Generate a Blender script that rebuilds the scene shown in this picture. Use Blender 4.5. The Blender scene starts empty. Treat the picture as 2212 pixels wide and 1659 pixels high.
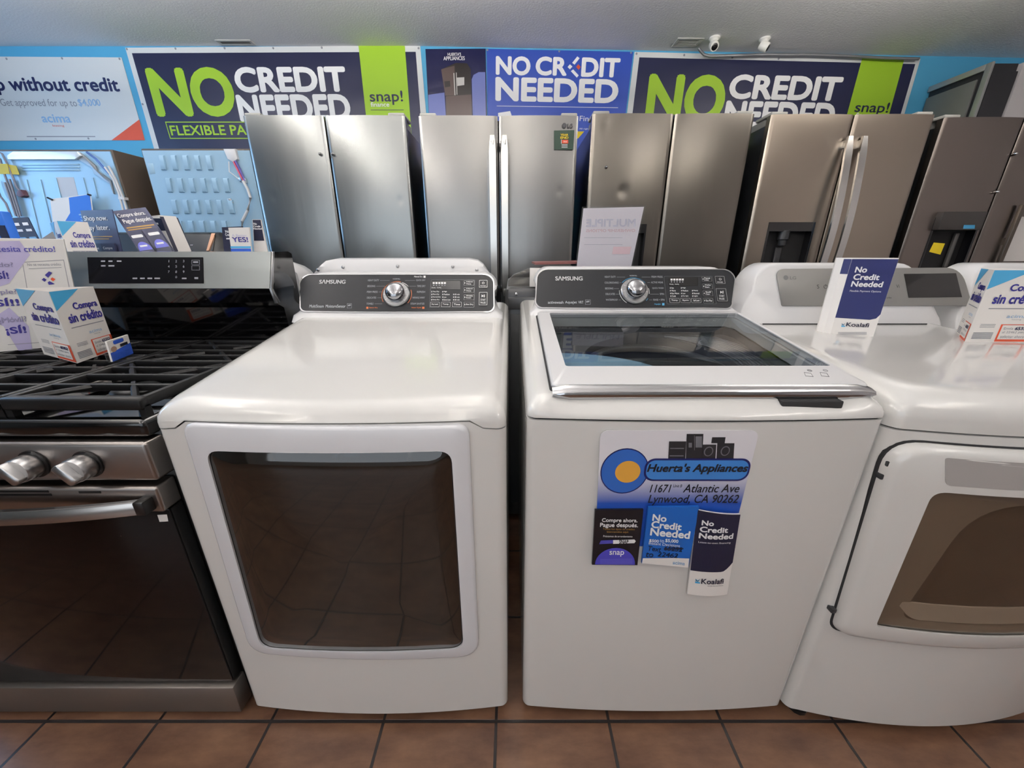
import bpy, bmesh, math, random
from mathutils import Vector, Matrix
random.seed(7)
SC = bpy.context.scene
COL = SC.collection
# ---------------------------------------------------------------- camera
PITCH = math.radians(19.4); CP, SP = math.cos(PITCH), math.sin(PITCH)
FPX, CX, CY, CAMH = 800.0, 1106.0, 829.5, 1.2
cam_d = bpy.data.cameras.new('camera'); cam = bpy.data.objects.new('camera', cam_d); COL.objects.link(cam)
cam_d.sensor_fit = 'HORIZONTAL'; cam_d.sensor_width = 36.0; cam_d.lens = 36.0*FPX/2212.0
cam_d.clip_start = 0.02; cam_d.clip_end = 50
cam.location = (0, 0, CAMH); cam.rotation_euler = (math.pi/2-PITCH, 0, 0)
SC.camera = cam
# ---------------------------------------------------------------- colour management
SC.view_settings.view_transform = 'Standard'; SC.view_settings.look = 'None'
SC.view_settings.gamma = 1.0; SC.view_settings.exposure = 0.0; SC.view_settings.use_curve_mapping = False
SC.cycles.use_denoising = True
SC.cycles.max_bounces = 8; SC.cycles.diffuse_bounces = 4; SC.cycles.glossy_bounces = 4
SC.cycles.transparent_max_bounces = 12; SC.cycles.sample_clamp_indirect = 6.0
SC.cycles.caustics_reflective = False; SC.cycles.caustics_refractive = False
# ---------------------------------------------------------------- world and daylight
W = bpy.data.worlds.new('world'); SC.world = W; W.use_nodes = True
W.node_tree.nodes['Background'].inputs[0].default_value = (0.75, 0.85, 1.0, 1)
W.node_tree.nodes['Background'].inputs[1].default_value = 0.15
def area(name, loc, rot, sx, sy, power, color):
    d = bpy.data.lights.new(name, 'AREA'); d.shape = 'RECTANGLE'; d.size = sx; d.size_y = sy
    d.energy = power; d.color = color
    o = bpy.data.objects.new(name, d); COL.objects.link(o); o.location = loc; o.rotation_euler = rot
    return o
# daylight coming in through the glazed shop front behind the camera and the side window on the left
area('shopfront_daylight', (-1.6, -3.44, 1.35), (math.pi/2, 0, 0), 3.9, 1.9, 36, (0.86, 0.93, 1.0))
area('side_window_daylight', (-4.08, 1.55, 1.75), (0, -math.pi/2, 0), 1.3, 1.5, 30, (0.34, 0.62, 1.0))

# ================================================================ helpers
def s2l(c): return c/12.92 if c <= 0.04045 else ((c+0.055)/1.055)**2.4
def hexc(h): return tuple(s2l(int(h[i:i+2], 16)/255) for i in (0, 2, 4)) + (1,)
MATS = {}
def mat(name, h, rough=0.5, metal=0.0, coat=0.0, spec=0.5, emit=0.0, aniso=0.0, bump=None, var=0.0):
    if name in MATS: return MATS[name]
    m = bpy.data.materials.new(name); m.use_nodes = True; nt = m.node_tree; b = nt.nodes['Principled BSDF']
    c = hexc(h)
    b.inputs['Base Color'].default_value = c; b.inputs['Roughness'].default_value = rough
    b.inputs['Metallic'].default_value = metal; b.inputs['Coat Weight'].default_value = coat
    b.inputs['Coat Roughness'].default_value = 0.05; b.inputs['Specular IOR Level'].default_value = spec
    if aniso: b.inputs['Anisotropic'].default_value = aniso
    if emit:
        b.inputs['Emission Color'].default_value = c; b.inputs['Emission Strength'].default_value = emit
    tc = None
    if bump or var:
        tc = nt.nodes.new('ShaderNodeTexCoord'); mp = nt.nodes.new('ShaderNodeMapping')
        nz = nt.nodes.new('ShaderNodeTexNoise'); nt.links.new(tc.outputs['Object'], mp.inputs[0])
        nt.links.new(mp.outputs[0], nz.inputs['Vector'])
        sc, strength, dist = bump if bump else ((3, 3, 3), 0, 0)
        mp.inputs['Scale'].default_value = sc; nz.inputs['Scale'].default_value = 1.0; nz.inputs['Detail'].default_value = 3
        if strength:
            bp = nt.nodes.new('ShaderNodeBump'); bp.inputs['Strength'].default_value = strength
            bp.inputs['Distance'].default_value = dist
            nt.links.new(nz.outputs[0], bp.inputs['Height']); nt.links.new(bp.outputs[0], b.inputs['Normal'])
        if var:
            mx = nt.nodes.new('ShaderNodeMix'); mx.data_type = 'RGBA'
            mx.inputs[6].default_value = tuple(x*(1-var) for x in c[:3])+(1,); mx.inputs[7].default_value = tuple(min(1, x*(1+var)) for x in c[:3])+(1,)
            nt.links.new(nz.outputs[0], mx.inputs[0]); nt.links.new(mx.outputs[2], b.inputs['Base Color'])
    MATS[name] = m
    return m
def glassmat(name, tint, rough=0.02, ior=1.5, boost=1.0):
    """thin pane: tinted see-through mixed with a mirror-like surface reflection"""
    m = bpy.data.materials.new(name); m.use_nodes = True; nt = m.node_tree
    for n in list(nt.nodes): nt.nodes.remove(n)
    out = nt.nodes.new('ShaderNodeOutputMaterial'); mix = nt.nodes.new('ShaderNodeMixShader')
    tr = nt.nodes.new('ShaderNodeBsdfTransparent'); gl = nt.nodes.new('ShaderNodeBsdfGlossy'); fr = nt.nodes.new('ShaderNodeFresnel')
    tr.inputs[0].default_value = hexc(tint); gl.inputs['Roughness'].default_value = rough; fr.inputs['IOR'].default_value = ior
    ge = nt.nodes.new('ShaderNodeNewGeometry'); mm = nt.nodes.new('ShaderNodeMath'); mm.operation = 'SUBTRACT'; mm.use_clamp = True
    nt.links.new(fr.outputs[0], mm.inputs[0]); nt.links.new(ge.outputs['Backfacing'], mm.inputs[1]); nt.links.new(mm.outputs[0], mix.inputs[0]); nt.links.new(tr.outputs[0], mix.inputs[1]); nt.links.new(gl.outputs[0], mix.inputs[2])
    nt.links.new(mix.outputs[0], out.inputs[0]); MATS[name] = m
    return m

def ray(px, py):
    u = (px-CX)/FPX; v = (CY-py)/FPX
    return Vector((u, CP+v*SP, v*CP-SP))
CAM = Vector((0, 0, CAMH))
def atY(px, py, y): r = ray(px, py); return CAM+r*(y/r.y)
def atZ(px, py, z): r = ray(px, py); return CAM+r*((z-CAMH)/r.z)
def atX(px, py, x): r = ray(px, py); return CAM+r*(x/r.x)

class Frame:
    """a flat face in the place: origin, right, up, and the normal towards whoever looks at it"""
    def __init__(s, o, x, y):
        s.o = Vector(o); s.x = Vector(x).normalized(); y = Vector(y)
        s.y = (y-s.x*y.dot(s.x)).normalized(); s.n = s.x.cross(s.y)
    def w(s, u, v, d=0.0): return s.o+s.x*u+s.y*v+s.n*d
    def px(s, px, py):
        r = ray(px, py); t = (s.o-CAM).dot(s.n)/r.dot(s.n); p = CAM+r*t-s.o
        return (p.dot(s.x), p.dot(s.y))

class MB:
    def __init__(s): s.bm = bmesh.new()
    def _add(s, verts, faces, mi=0):
        vs = [s.bm.verts.new(v) for v in verts]; fs = []
        for f in faces:
            try: fc = s.bm.faces.new([vs[i] for i in f]); fc.material_index = mi; fs.append(fc)
            except ValueError: pass
        return vs, fs
    def box(s, a, b, bev=0.0, seg=2, mi=0, frame=None):
        (x0, y0, z0), (x1, y1, z1) = a, b
        co = [(x0,y0,z0),(x1,y0,z0),(x1,y1,z0),(x0,y1,z0),(x0,y0,z1),(x1,y0,z1),(x1,y1,z1),(x0,y1,z1)]
        if frame: co = [frame.w(*c) for c in co]
        vs, fs = s._add(co, [(0,3,2,1),(4,5,6,7),(0,1,5,4),(1,2,6,5),(2,3,7,6),(3,0,4,7)], mi)
        if bev:
            es = list({e for f in fs for e in f.edges})
            r = bmesh.ops.bevel(s.bm, geom=es, offset=bev, segments=seg, affect='EDGES', profile=0.5, clamp_overlap=True)
            for f in r['faces']: f.material_index = mi
        return s
    def loft(s, rings, cap0=True, cap1=True, closed=True, mi=0):
        n = len(rings[0]); vs = [[s.bm.verts.new(p) for p in r] for r in rings]
        for a, b in zip(vs, vs[1:]):
            for i in range(n if closed else n-1):
                j = (i+1) % n
                try: s.bm.faces.new((a[i], a[j], b[j], b[i])).material_index = mi
                except ValueError: pass
        if cap0: s.bm.faces.new(vs[0][::-1]).material_index = mi
        if cap1: s.bm.faces.new(vs[-1]).material_index = mi
        return s
    def tube(s, pts, r, n=8, mi=0, caps=True):
        pts = [Vector(p) for p in pts]; rings = []
        up = Vector((0, 0, 1))
        for i, p in enumerate(pts):
            d = (pts[min(i+1, len(pts)-1)]-pts[max(i-1, 0)]).normalized()
            a = d.cross(up) if abs(d.dot(up)) < 0.95 else d.cross(Vector((1, 0, 0)))
            a.normalize(); b = d.cross(a)
            rr_ = r[i] if isinstance(r, (list, tuple)) else r
            rings.append([p+a*math.cos(2*math.pi*k/n)*rr_+b*math.sin(2*math.pi*k/n)*rr_ for k in range(n)])
        return s.loft(rings, caps, caps, True, mi)
    def lathe(s, c, axis, prof, n=24, mi=0, caps=True):
        """prof: (radius, distance along axis)"""
        c = Vector(c); ax = Vector(axis).normalized()
        a = ax.orthogonal().normalized(); b = ax.cross(a)
        rings = [[c+ax*h+(a*math.cos(2*math.pi*k/n)+b*math.sin(2*math.pi*k/n))*max(r, 1e-5) for k in range(n)] for r, h in prof]
        return s.loft(rings, caps, caps, True, mi)
    def poly(s, frame, pts, d=0.0006, mi=0):
        s._add([frame.w(u, v, d) for u, v in pts], [tuple(range(len(pts)))], mi); return s
    def ppoly(s, frame, pxs, d=0.0006, mi=0): return s.poly(frame, [frame.px(*p) for p in pxs], d, mi)
    def slab(s, frame, pts, d0, d1, mi=0, bev=0.0):
        """outline on a frame, from depth d0 to d1"""
        if bev:
            c = (sum(p[0] for p in pts)/len(pts), sum(p[1] for p in pts)/len(pts))
            def ins(k):
                out = []
                for u, v in pts:
                    L = math.hypot(u-c[0], v-c[1]) or 1
                    out.append((u-(u-c[0])/L*k, v-(v-c[1])/L*k))
                return out
            rings = [[frame.w(u, v, d0) for u, v in pts], [frame.w(u, v, d1-bev) for u, v in pts],
                     [frame.w(u, v, d1-bev*0.3) for u, v in ins(bev*0.3)], [frame.w(u, v, d1) for u, v in ins(bev)]]
        else: rings = [[frame.w(u, v, d0) for u, v in pts], [frame.w(u, v, d1) for u, v in pts]]
        return s.loft(rings, True, True, True, mi)
    def ring(s, frame, pts, t, d0, d1, mi=0):
        """hollow outline (button border) t wide"""
        c = (sum(p[0] for p in pts)/len(pts), sum(p[1] for p in pts)/len(pts))
        inn = []
        xs = [p[0] for p in pts]; ys = [p[1] for p in pts]; w = max(xs)-min(xs); h = max(ys)-min(ys)
        kx = max(0.05, (w-2*t)/w); ky = max(0.05, (h-2*t)/h)
        inn = [(c[0]+(u-c[0])*kx, c[1]+(v-c[1])*ky) for u, v in pts]
        R = [[frame.w(u, v, d0) for u, v in pts], [frame.w(u, v, d1) for u, v in pts], [frame.w(u, v, d1) for u, v in inn], [frame.w(u, v, d0) for u, v in inn]]
        return s.loft(R, False, False, True, mi)
    def text(s, frame, body, box, bold=0.0, shear=0.0, d=0.0008, mi=0, flip=False):
        """lettering whose ink fills box=(u0,v0,u1,v1) on the frame"""
        vs, fs = glyphs(body, bold)
        if not vs: return s
        lay = [v[2] for v in vs]; vs = [(v[0]+v[1]*shear, v[1]) for v in vs]
        xs = [v[0] for v in vs]; ys = [v[1] for v in vs]
        x0, x1, y0, y1 = min(xs), max(xs), min(ys), max(ys); u0, v0, u1, v1 = box
        kx = (u1-u0)/max(x1-x0, 1e-6); ky = (v1-v0)/max(y1-y0, 1e-6)
        pts = [((x-x0)*kx, (y-y0)*ky) for x, y in vs]
        if flip: pts = [((u1-u0)-a, b) for a, b in pts]
        s._add([frame.w(u0+a, v0+b, d+0.00008*l) for (a, b), l in zip(pts, lay)], [f[::-1] if flip else f for f in fs], mi); return s
    def ptext(s, frame, body, x0, y0, x1, y1, **k):
        """same, the box given by where its ink's left/top/right/bottom stand on the face"""
        a = frame.px(x0, (y0+y1)/2); b = frame.px(x1, (y0+y1)/2); mx = (x0+x1)/2
        t = frame.px(mx, y0); o = frame.px(mx, y1)
        return s.text(frame, body, (a[0], o[1], b[0], t[1]), **k)
    def obj(s, name, mats, parent=None, smooth=40):
        bmesh.ops.remove_doubles(s.bm, verts=s.bm.verts, dist=1e-6)
        bmesh.ops.recalc_face_normals(s.bm, faces=s.bm.faces)
        me = bpy.data.meshes.new(name); s.bm.to_mesh(me); s.bm.free()
        for m in (mats if isinstance(mats, (list, tuple)) else [mats]): me.materials.append(m)
        if smooth:
            me.shade_smooth(); me.set_sharp_from_angle(angle=math.radians(smooth))
        o = bpy.data.objects.new(name, me); COL.objects.link(o)
        if parent is not None:
            o.parent = parent
            if parent.type == 'EMPTY': o.matrix_parent_inverse = Matrix.Translation(-Vector(parent.location))
        return o
_G = {}
def glyphs(body, bold):
    k = (body, bold)
    if k in _G: return _G[k]
    cu = bpy.data.curves.new('t', 'FONT'); cu.body = body; cu.size = 1.0; cu.resolution_u = 5
    o = bpy.data.objects.new('t', cu); COL.objects.link(o)
    dg = bpy.context.evaluated_depsgraph_get(); ev = o.evaluated_get(dg); me = ev.to_mesh()
    r = ([(v.co.x, v.co.y, 0) for v in me.vertices], [tuple(p.vertices) for p in me.polygons])
    if bold:   # heavier strokes: the outline laid down again a hair to each side
        vs, fs = r; b = bold*0.9; V, Fc = [], []
        for l, (dx, dy) in enumerate(((b, 0), (-b, 0), (0, b), (0, -b), (b*0.7, b*0.7), (-b*0.7, b*0.7), (b*0.7, -b*0.7), (-b*0.7, -b*0.7))):
            n0 = len(V); V += [(x+dx, y+dy, l) for x, y, _ in vs]; Fc += [tuple(i+n0 for i in f) for f in fs]
        r = (V, Fc)
    ev.to_mesh_clear(); bpy.data.objects.remove(o); bpy.data.curves.remove(cu); _G[k] = r
    return r
def rrect(u0, v0, u1, v1, r, n=5):
    out = []
    for cx, cy, a0 in ((u1-r, v1-r, 0), (u0+r, v1-r, 90), (u0+r, v0+r, 180), (u1-r, v0+r, 270)):
        for k in range(n+1):
            a = math.radians(a0+90*k/n); out.append((cx+r*math.cos(a), cy+r*math.sin(a)))
    return out
def circ(u, v, r, n=24): return [(u+r*math.cos(2*math.pi*k/n), v+r*math.sin(2*math.pi*k/n)) for k in range(n)]
def thing(name, label, cat, loc, group=None):
    o = bpy.data.objects.new(name, None); COL.objects.link(o); o.location = loc; o.empty_display_size = 0.1
    o['label'] = label; o['category'] = cat
    if group: o['group'] = group
    return o
def tag(o, label, cat, group=None):
    o['label'] = label; o['category'] = cat
    if group: o['group'] = group
    return o
def struct(o): o['kind'] = 'structure'; return o
def dup(root, offset, label, group=None):
    r = root.copy(); COL.objects.link(r); r.location = Vector(root.location)+Vector(offset); r['label'] = label
    if group: r['group'] = group
    for ch in list(root.children):
        c = ch.copy(); COL.objects.link(c); c.parent = r; c.matrix_parent_inverse = ch.matrix_parent_inverse.copy()
        for g in list(ch.children):
            d = g.copy(); COL.objects.link(d); d.parent = c
    return r
def body_outline(x0, x1, yf, yb, bow, r, inset=0.0, n=26, k=5):
    """plan outline of a machine: bowed front, rounded front corners (bow is how far the corners fall back)"""
    x0 += inset; x1 -= inset; yf += inset; yb -= inset; r = max(r, 0.004)
    xc = (x0+x1)/2; hw = (x1-x0)/2
    fy = lambda x: yf+bow*((x-xc)/hw)**2
    pts = [(x0, yb)]
    ye = fy(x0+r)
    for i in range(k): a = math.radians(90*i/k); pts.append((x0+r-r*math.cos(a), ye+r-r*math.sin(a)))
    for i in range(n+1): x = x0+r+(x1-x0-2*r)*i/n; pts.append((x, fy(x)))
    for i in range(1, k+1): a = math.radians(90*i/k); pts.append((x1-r+r*math.sin(a), ye+r-r*math.cos(a)))
    pts.append((x1, yb))
    return pts
WHITE = mat('white enamel', 'DAD9D6', 0.13, coat=0.5)
WHITE2 = mat('white plastic', 'DCDCDD', 0.25, coat=0.2)
BLACK = mat('black plastic', '0C0C0D', 0.35)
BLACKG = mat('black gloss enamel', '060607', 0.08, coat=0.6)
DGREY = mat('dark grey plastic', '2C2D30', 0.4)
CHROME = mat('chrome', 'C9CACC', 0.06, metal=1.0)
SILVER = mat('satin silver', 'B9B9BA', 0.28, metal=1.0)
STEEL = mat('brushed steel', '8D8C8A', 0.27, metal=1.0, aniso=0.5, bump=((9, 9, 0.35), 0.12, 0.012))
STEELW = mat('warm brushed steel', '7A756E', 0.27, metal=1.0, aniso=0.5, bump=((9, 9, 0.35), 0.12, 0.012))
STEELD = mat('black stainless', '837A74', 0.28, metal=1.0, aniso=0.5, bump=((9, 9, 0.35), 0.08, 0.012))
PAPER = mat('white card', 'ECE8E4', 0.6)
INKW = mat('white ink', 'F2F2F2', 0.5)
NAVY = mat('navy ink', '1B2150', 0.45)
NAVYD = mat('dark navy ink', '181A33', 0.45)
BLUEI = mat('bright blue ink', '2E55B8', 0.45)
LBLUE = mat('sky blue ink', '49A5D6', 0.45)
PALEB = mat('pale blue ink', '8FB6DA', 0.5)
GREEN = mat('lime ink', '9CC52B', 0.5)
GREYI = mat('grey ink', '8A8C94', 0.5)
DARKI = mat('near black ink', '1A1A22', 0.5)
REDI = mat('orange red ink', 'D4512F', 0.5)
VIOLET = mat('violet ink', '4B49A8', 0.5)
INDIGO = mat('indigo ink', '352F86', 0.5)
YELLOW = mat('yellow ink', 'E0C41E', 0.5)
ACRYL = glassmat('clear acrylic', 'FBFCFD', 0.03, 1.45)
RUBBER = mat('black rubber', '0A0A0A', 0.7)
# ================================================================ the room
RX0, RX1, RY0, RY1 = -4.2, 3.62, -3.6, 3.2
def zceil(x): return 2.556-0.016*max(0.0, x+0.6)
m = MB(); m.box((RX0-0.1, RY0-0.1, -0.1), (RX1+0.1, RY1+0.1, 0.0))
fm = bpy.data.materials.new('terracotta tile'); fm.use_nodes = True; nt = fm.node_tree; b = nt.nodes['Principled BSDF']
tc = nt.nodes.new('ShaderNodeTexCoord'); mp = nt.nodes.new('ShaderNodeMapping'); br = nt.nodes.new('ShaderNodeTexBrick')
TS = 0.306
nt.links.new(tc.outputs['Object'], mp.inputs[0]); nt.links.new(mp.outputs[0], br.inputs['Vector'])
mp.inputs['Location'].default_value = (0.043, -0.6455, 0)
br.offset = 0.0; br.squash = 1.0; br.inputs['Scale'].default_value = 1.0
br.inputs['Brick Width'].default_value = TS; br.inputs['Row Height'].default_value = TS
br.inputs['Mortar Size'].default_value = 0.0042; br.inputs['Mortar Smooth'].default_value = 0.2; br.inputs['Bias'].default_value = 0.0
n1 = nt.nodes.new('ShaderNodeTexNoise'); n1.inputs['Scale'].default_value = 7.0; n1.inputs['Detail'].default_value = 6; n1.inputs['Roughness'].default_value = 0.65
mp2 = nt.nodes.new('ShaderNodeMapping'); mp2.inputs['Scale'].default_value = (0.8, 2.0, 1)
nt.links.new(tc.outputs['Object'], mp2.inputs[0]); nt.links.new(mp2.outputs[0], n1.inputs['Vector'])
rp = nt.nodes.new('ShaderNodeValToRGB'); rp.color_ramp.elements[0].position = 0.3; rp.color_ramp.elements[1].position = 0.72
rp.color_ramp.elements[0].color = hexc('4E3529'); rp.color_ramp.elements[1].color = hexc('7A5A45')
nt.links.new(n1.outputs[0], rp.inputs[0]); nt.links.new(rp.outputs[0], br.inputs['Color1']); nt.links.new(rp.outputs[0], br.inputs['Color2'])
br.inputs['Mortar'].default_value = hexc('252222')
nt.links.new(br.outputs['Color'], b.inputs['Base Color']); b.inputs['Roughness'].default_value = 0.33
bp = nt.nodes.new('ShaderNodeBump'); bp.inputs['Strength'].default_value = 0.5; bp.inputs['Distance'].default_value = 0.004; bp.invert = True
nt.links.new(br.outputs['Fac'], bp.inputs['Height']); nt.links.new(bp.outputs[0], b.inputs['Normal'])
struct(m.obj('floor', fm))
CEILM = mat('sprayed ceiling', 'E2E2E4', 0.9, bump=((90, 90, 90), 0.35, 0.004))
m = MB(); zs = [(RX0-0.1, zceil(RX0)), (-0.6, zceil(-0.6)), (RX1+0.1, zceil(RX1))]
rings = []
for y in (RY0-0.1, RY1+0.1):
    rings.append([(x, y, z) for x, z in zs]+[(x, y, z+0.1) for x, z in zs[::-1]])
m.loft(rings); struct(m.obj('ceiling', CEILM, smooth=0))
WALLB = mat('sky blue wall paint', '4FA3CC', 0.6, bump=((60, 60, 60), 0.1, 0.002))
WALLW = mat('off white wall paint', 'C9C4C4', 0.7)
WALLG = mat('grey wall paint', 'B4B6B7', 0.7); WALLD = mat('dark slate wall paint', '3E4548', 0.7)
m = MB(); m.box((RX0-0.1, RY1, 0), (RX1+0.1, RY1+0.1, 2.6)); struct(m.obj('wall_back', WALLB))
m = MB(); m.box((RX1, RY0, 0), (RX1+0.1, RY1, 2.6)); struct(m.obj('wall_right', WALLW))
p = atY(2192, 192, 2.81)
m = MB(); m.box((3.155, 2.81, 0), (RX1, 3.2, 2.312)); struct(m.obj('wall_partition', WALLW))
# left wall with its window opening (sill, frame and glass pane)
m = MB(); wy0, wy1, wz0, wz1 = 0.9, 2.2, 1.0, 2.5
m.box((RX0-0.1, RY0, 0), (RX0, wy0, 2.6)); m.box((RX0-0.1, wy1, 0), (RX0, RY1, 2.6))
m.box((RX0-0.1, wy0, 0), (RX0, wy1, wz0)); m.box((RX0-0.1, wy0, wz1), (RX0, wy1, 2.6)); struct(m.obj('wall_left', WALLD))
PANE = glassmat('window glass', 'E8F2FA', 0.02)
w = MB(); t = 0.05
w.box((RX0-0.08, wy0, wz0), (RX0-0.02, wy0+t, wz1)); w.box((RX0-0.08, wy1-t, wz0), (RX0-0.02, wy1, wz1))
w.box((RX0-0.08, wy0+t, wz0), (RX0-0.02, wy1-t, wz0+t)); w.box((RX0-0.08, wy0+t, wz1-t), (RX0-0.02, wy1-t, wz1))
wo = struct(w.obj('window_1', SILVER)); w = MB(); w.box((RX0-0.055, wy0+t, wz0+t), (RX0-0.045, wy1-t, wz1-t)); w.obj('window_pane', PANE, wo)
# shop front behind the camera
m = MB(); fx0, fx1, fz0, fz1 = -3.6, 0.4, 0.4, 2.3
m.box((RX0, RY0-0.1, 0), (fx0, RY0, 2.6)); m.box((fx1, RY0-0.1, 0), (RX1, RY0, 2.6))
m.box((fx0, RY0-0.1, 0), (fx1, RY0, fz0)); m.box((fx0, RY0-0.1, fz1), (fx1, RY0, 2.6)); struct(m.obj('wall_front', WALLG))
w = MB()
for x in (fx0, -2.3, -0.95, fx1-t): w.box((x, RY0-0.08, fz0), (x+t, RY0-0.02, fz1))
w.box((fx0, RY0-0.075, fz0), (fx1, RY0-0.025, fz0+t)); w.box((fx0, RY0-0.075, fz1-t), (fx1, RY0-0.025, fz1))
wo = struct(w.obj('window_2', SILVER)); w = MB(); w.box((fx0+t, RY0-0.055, fz0+t), (fx1-t, RY0-0.045, fz1-t)); w.obj('window_pane', PANE, wo)
# ceiling lamps (the fluorescent fittings that light the shop, with uplights added)
UPS = 55.0
def fitting(x, y, label, length=1.22):
    z = zceil(x); LS, UPS = (1.0, 50.0) if y > 1.5 else (3.6, 76.0); sfx = ' dim' if y > 1.5 else ''
    r = thing('ceiling_light', label, 'ceiling light', (x, y, z), 'fluorescent ceiling fittings')
    ax = (lambda a, l: (x+l, y+a)) if y > 1.5 else (lambda a, l: (x+a, y+l))   # the row by the refrigerators, added to light the ceiling, runs crosswise
    def bar(m_, a, l, z0, z1, *k):
        p0, p1 = ax(-a, -l), ax(a, l); m_.box((p0[0], p0[1], z0), (p1[0], p1[1], z1), *k)
    h = MB(); bar(h, 0.07, length/2, z-0.302, z-0.290, 0.004)
    for s in (-0.4, 0.4): h.tube([(*ax(0, s), z+0.002), (*ax(0, s), z-0.295)], 0.008, 8)
    h.obj('housing', WHITE2, r)
    d = MB(); bar(d, 0.085, length/2-0.02, z-0.365, z-0.303, 0.025, 4); d.obj('diffuser', mat('lit diffuser'+sfx, 'FFF7EC', 0.5, emit=LS), r)
    for s in (-0.04, 0.04):
        d = MB(); d.tube([(*ax(s, -length/2+0.03), z-0.274), (*ax(s, length/2-0.03), z-0.274)], 0.014, 10); d.obj('added_uplight', mat('added uplight tube'+sfx, 'FFF9F2', 0.5, emit=UPS), r)  # upward-facing tubes added only to brighten the ceiling
for i, (x, y) in enumerate(((-1.75, 1.0), (-0.1, 1.0), (-1.75, -0.6), (-0.1, -0.6), (-1.75, -2.2), (-0.1, -2.2), (1.9, -0.6), (-2.2, 1.72), (-0.35, 1.72), (1.9, 1.72))):
    fitting(x, y, 'lit fluorescent fitting hung over the '+('left' if x < -1 else 'middle' if x < 1 else 'right')+' aisle, '+('added in front of the refrigerators to brighten the ceiling' if y > 1.5 else 'above the front machines' if y > 0 else 'over the viewer' if y > -1 else 'nearest the shop front'))

# ---------------------------------------------------------------- ceiling vents, cameras, conduit
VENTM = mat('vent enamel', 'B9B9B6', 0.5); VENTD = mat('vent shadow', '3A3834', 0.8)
def vent(pxs, label, nsl, slm=None):
    zc = zceil(atZ(pxs[0][0], pxs[0][1], 2.53).x)
    P = [atZ(x, y, zc-0.004) for x, y in pxs]
    x0 = min(q.x for q in P); x1 = max(q.x for q in P); y0 = min(q.y for q in P); y1 = min(max(q.y for q in P), RY1-0.02)
    r = thing('ceiling_vent', label, 'air vent', ((x0+x1)/2, (y0+y1)/2, zc), 'ceiling air vents')
    f = MB(); e = 0.02
    for a, b_ in (((x0, y0), (x1, y0+e)), ((x0, y1-e), (x1, y1)), ((x0, y0+e), (x0+e, y1-e)), ((x1-e, y0+e), (x1, y1-e))):
        f.box((a[0], a[1], zc-0.005), (b_[0], b_[1], zc+0.002), 0.002)
    f.obj('frame', VENTM, r)
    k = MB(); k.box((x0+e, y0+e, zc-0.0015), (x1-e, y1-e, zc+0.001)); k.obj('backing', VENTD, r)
    for i in range(nsl):
        y = y0+e+(y1-y0-2*e)*(i+0.5)/nsl
        s_ = MB(); s_.box((x0+e, y-0.003, zc-0.0035), (x1-e, y+0.003, zc-0.0014)); s_.obj('slat', slm or VENTM, r)
vent([(472, 87), (532, 87), (555, 99), (480, 99)], 'small dark ceiling vent above the left navy banner', 4, mat('dark slat', '55514B', 0.7))
vent([(1466, 83), (1522, 83), (1503, 102), (1450, 102)], 'pale framed ceiling vent beside the white dome camera', 5)
CAMW = mat('camera white', 'E4E3DE', 0.35); LENS = mat('camera lens', '15161A', 0.12, coat=0.5)
def seccam(px, py, label, tgt):
    p = atY(px, py, 3.02); zc = zceil(p.x)
    r = thing('security_camera', label, 'security camera', (p.x, p.y, zc), 'white ceiling cameras')
    s = 0.72
    b_ = MB(); b_.lathe((p.x, p.y, zc+0.001), (0, 0, -1), [(0.045*s, 0), (0.047*s, 0.012*s), (0.036*s, 0.02*s), (0.03*s, 0.03*s)], 20); b_.obj('base', CAMW, r)
    d = Vector(tgt).normalized(); c = Vector((p.x, p.y, zc-0.055*s))
    h = MB(); h.lathe(c-d*0.04*s, d, [(0.012*s, 0), (0.032*s, 0.008*s), (0.038*s, 0.03*s), (0.038*s, 0.075*s), (0.034*s, 0.082*s)], 20); ho = h.obj('camera_head', CAMW, r)
    l = MB(); l.lathe(c-d*0.04*s, d, [(0.027*s, 0.0822*s), (0.026*s, 0.0845*s), (0.02*s, 0.088*s), (0.0, 0.089*s)], 20); l.obj('lens', LENS, ho)
seccam(1541, 100, 'white dome camera on the ceiling next to the vent, lens towards the room', (-0.05, -0.75, -0.62))
seccam(1648, 108, 'white ceiling camera further from the vent, turned to the right', (0.75, -0.45, -0.5))
q = [atY(x, y, 3.15) for x, y in ((1509, 104), (1514, 111), (1521, 118), (1532, 121), (1560, 120.5), (1600, 119), (1648, 117.5), (1700, 118), (1760, 118), (1830, 121), (1905, 125), (1985, 127))]
m = MB(); m.tube(q, 0.009, 8); tag(m.obj('conduit_pipe', mat('grey conduit', '8C8E92', 0.4, metal=0.6)), 'thin grey cable conduit running under the ceiling above the right banner', 'pipe')

# ================================================================ banners on the back wall
YB = RY1-0.004
def wallframe(p0, p1, y=YB):
    a = atY(*p0, y); b_ = atY(*p1, y)
    return Frame(a, b_-a, (0, 0, 1))
VINW = mat('banner white vinyl', 'D3D6D6', 0.45); VNAVY = mat('banner navy vinyl', '1E2243', 0.35, bump=((2, 2, 2), 0.5, 0.03))
def banner(name, label, F, quad, th=0.003):
    pts = [F.px(*q) for q in quad]
    m = MB(); m.slab(F, pts, -0.003, 0.0)
    o = m.obj(name, VINW, None, 0); tag(o, label, 'banner', 'finance banners on the back wall'); return o
def grommets(o, F, pxs):
    for x, y in pxs:
        u, v = F.px(x, y); k = MB(); k.lathe(F.w(u, v, 0.0), F.n, [(0.007, 0), (0.006, 0.0015), (0.003, 0.002)], 10); k.obj('grommet', GREYI, o)
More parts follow.
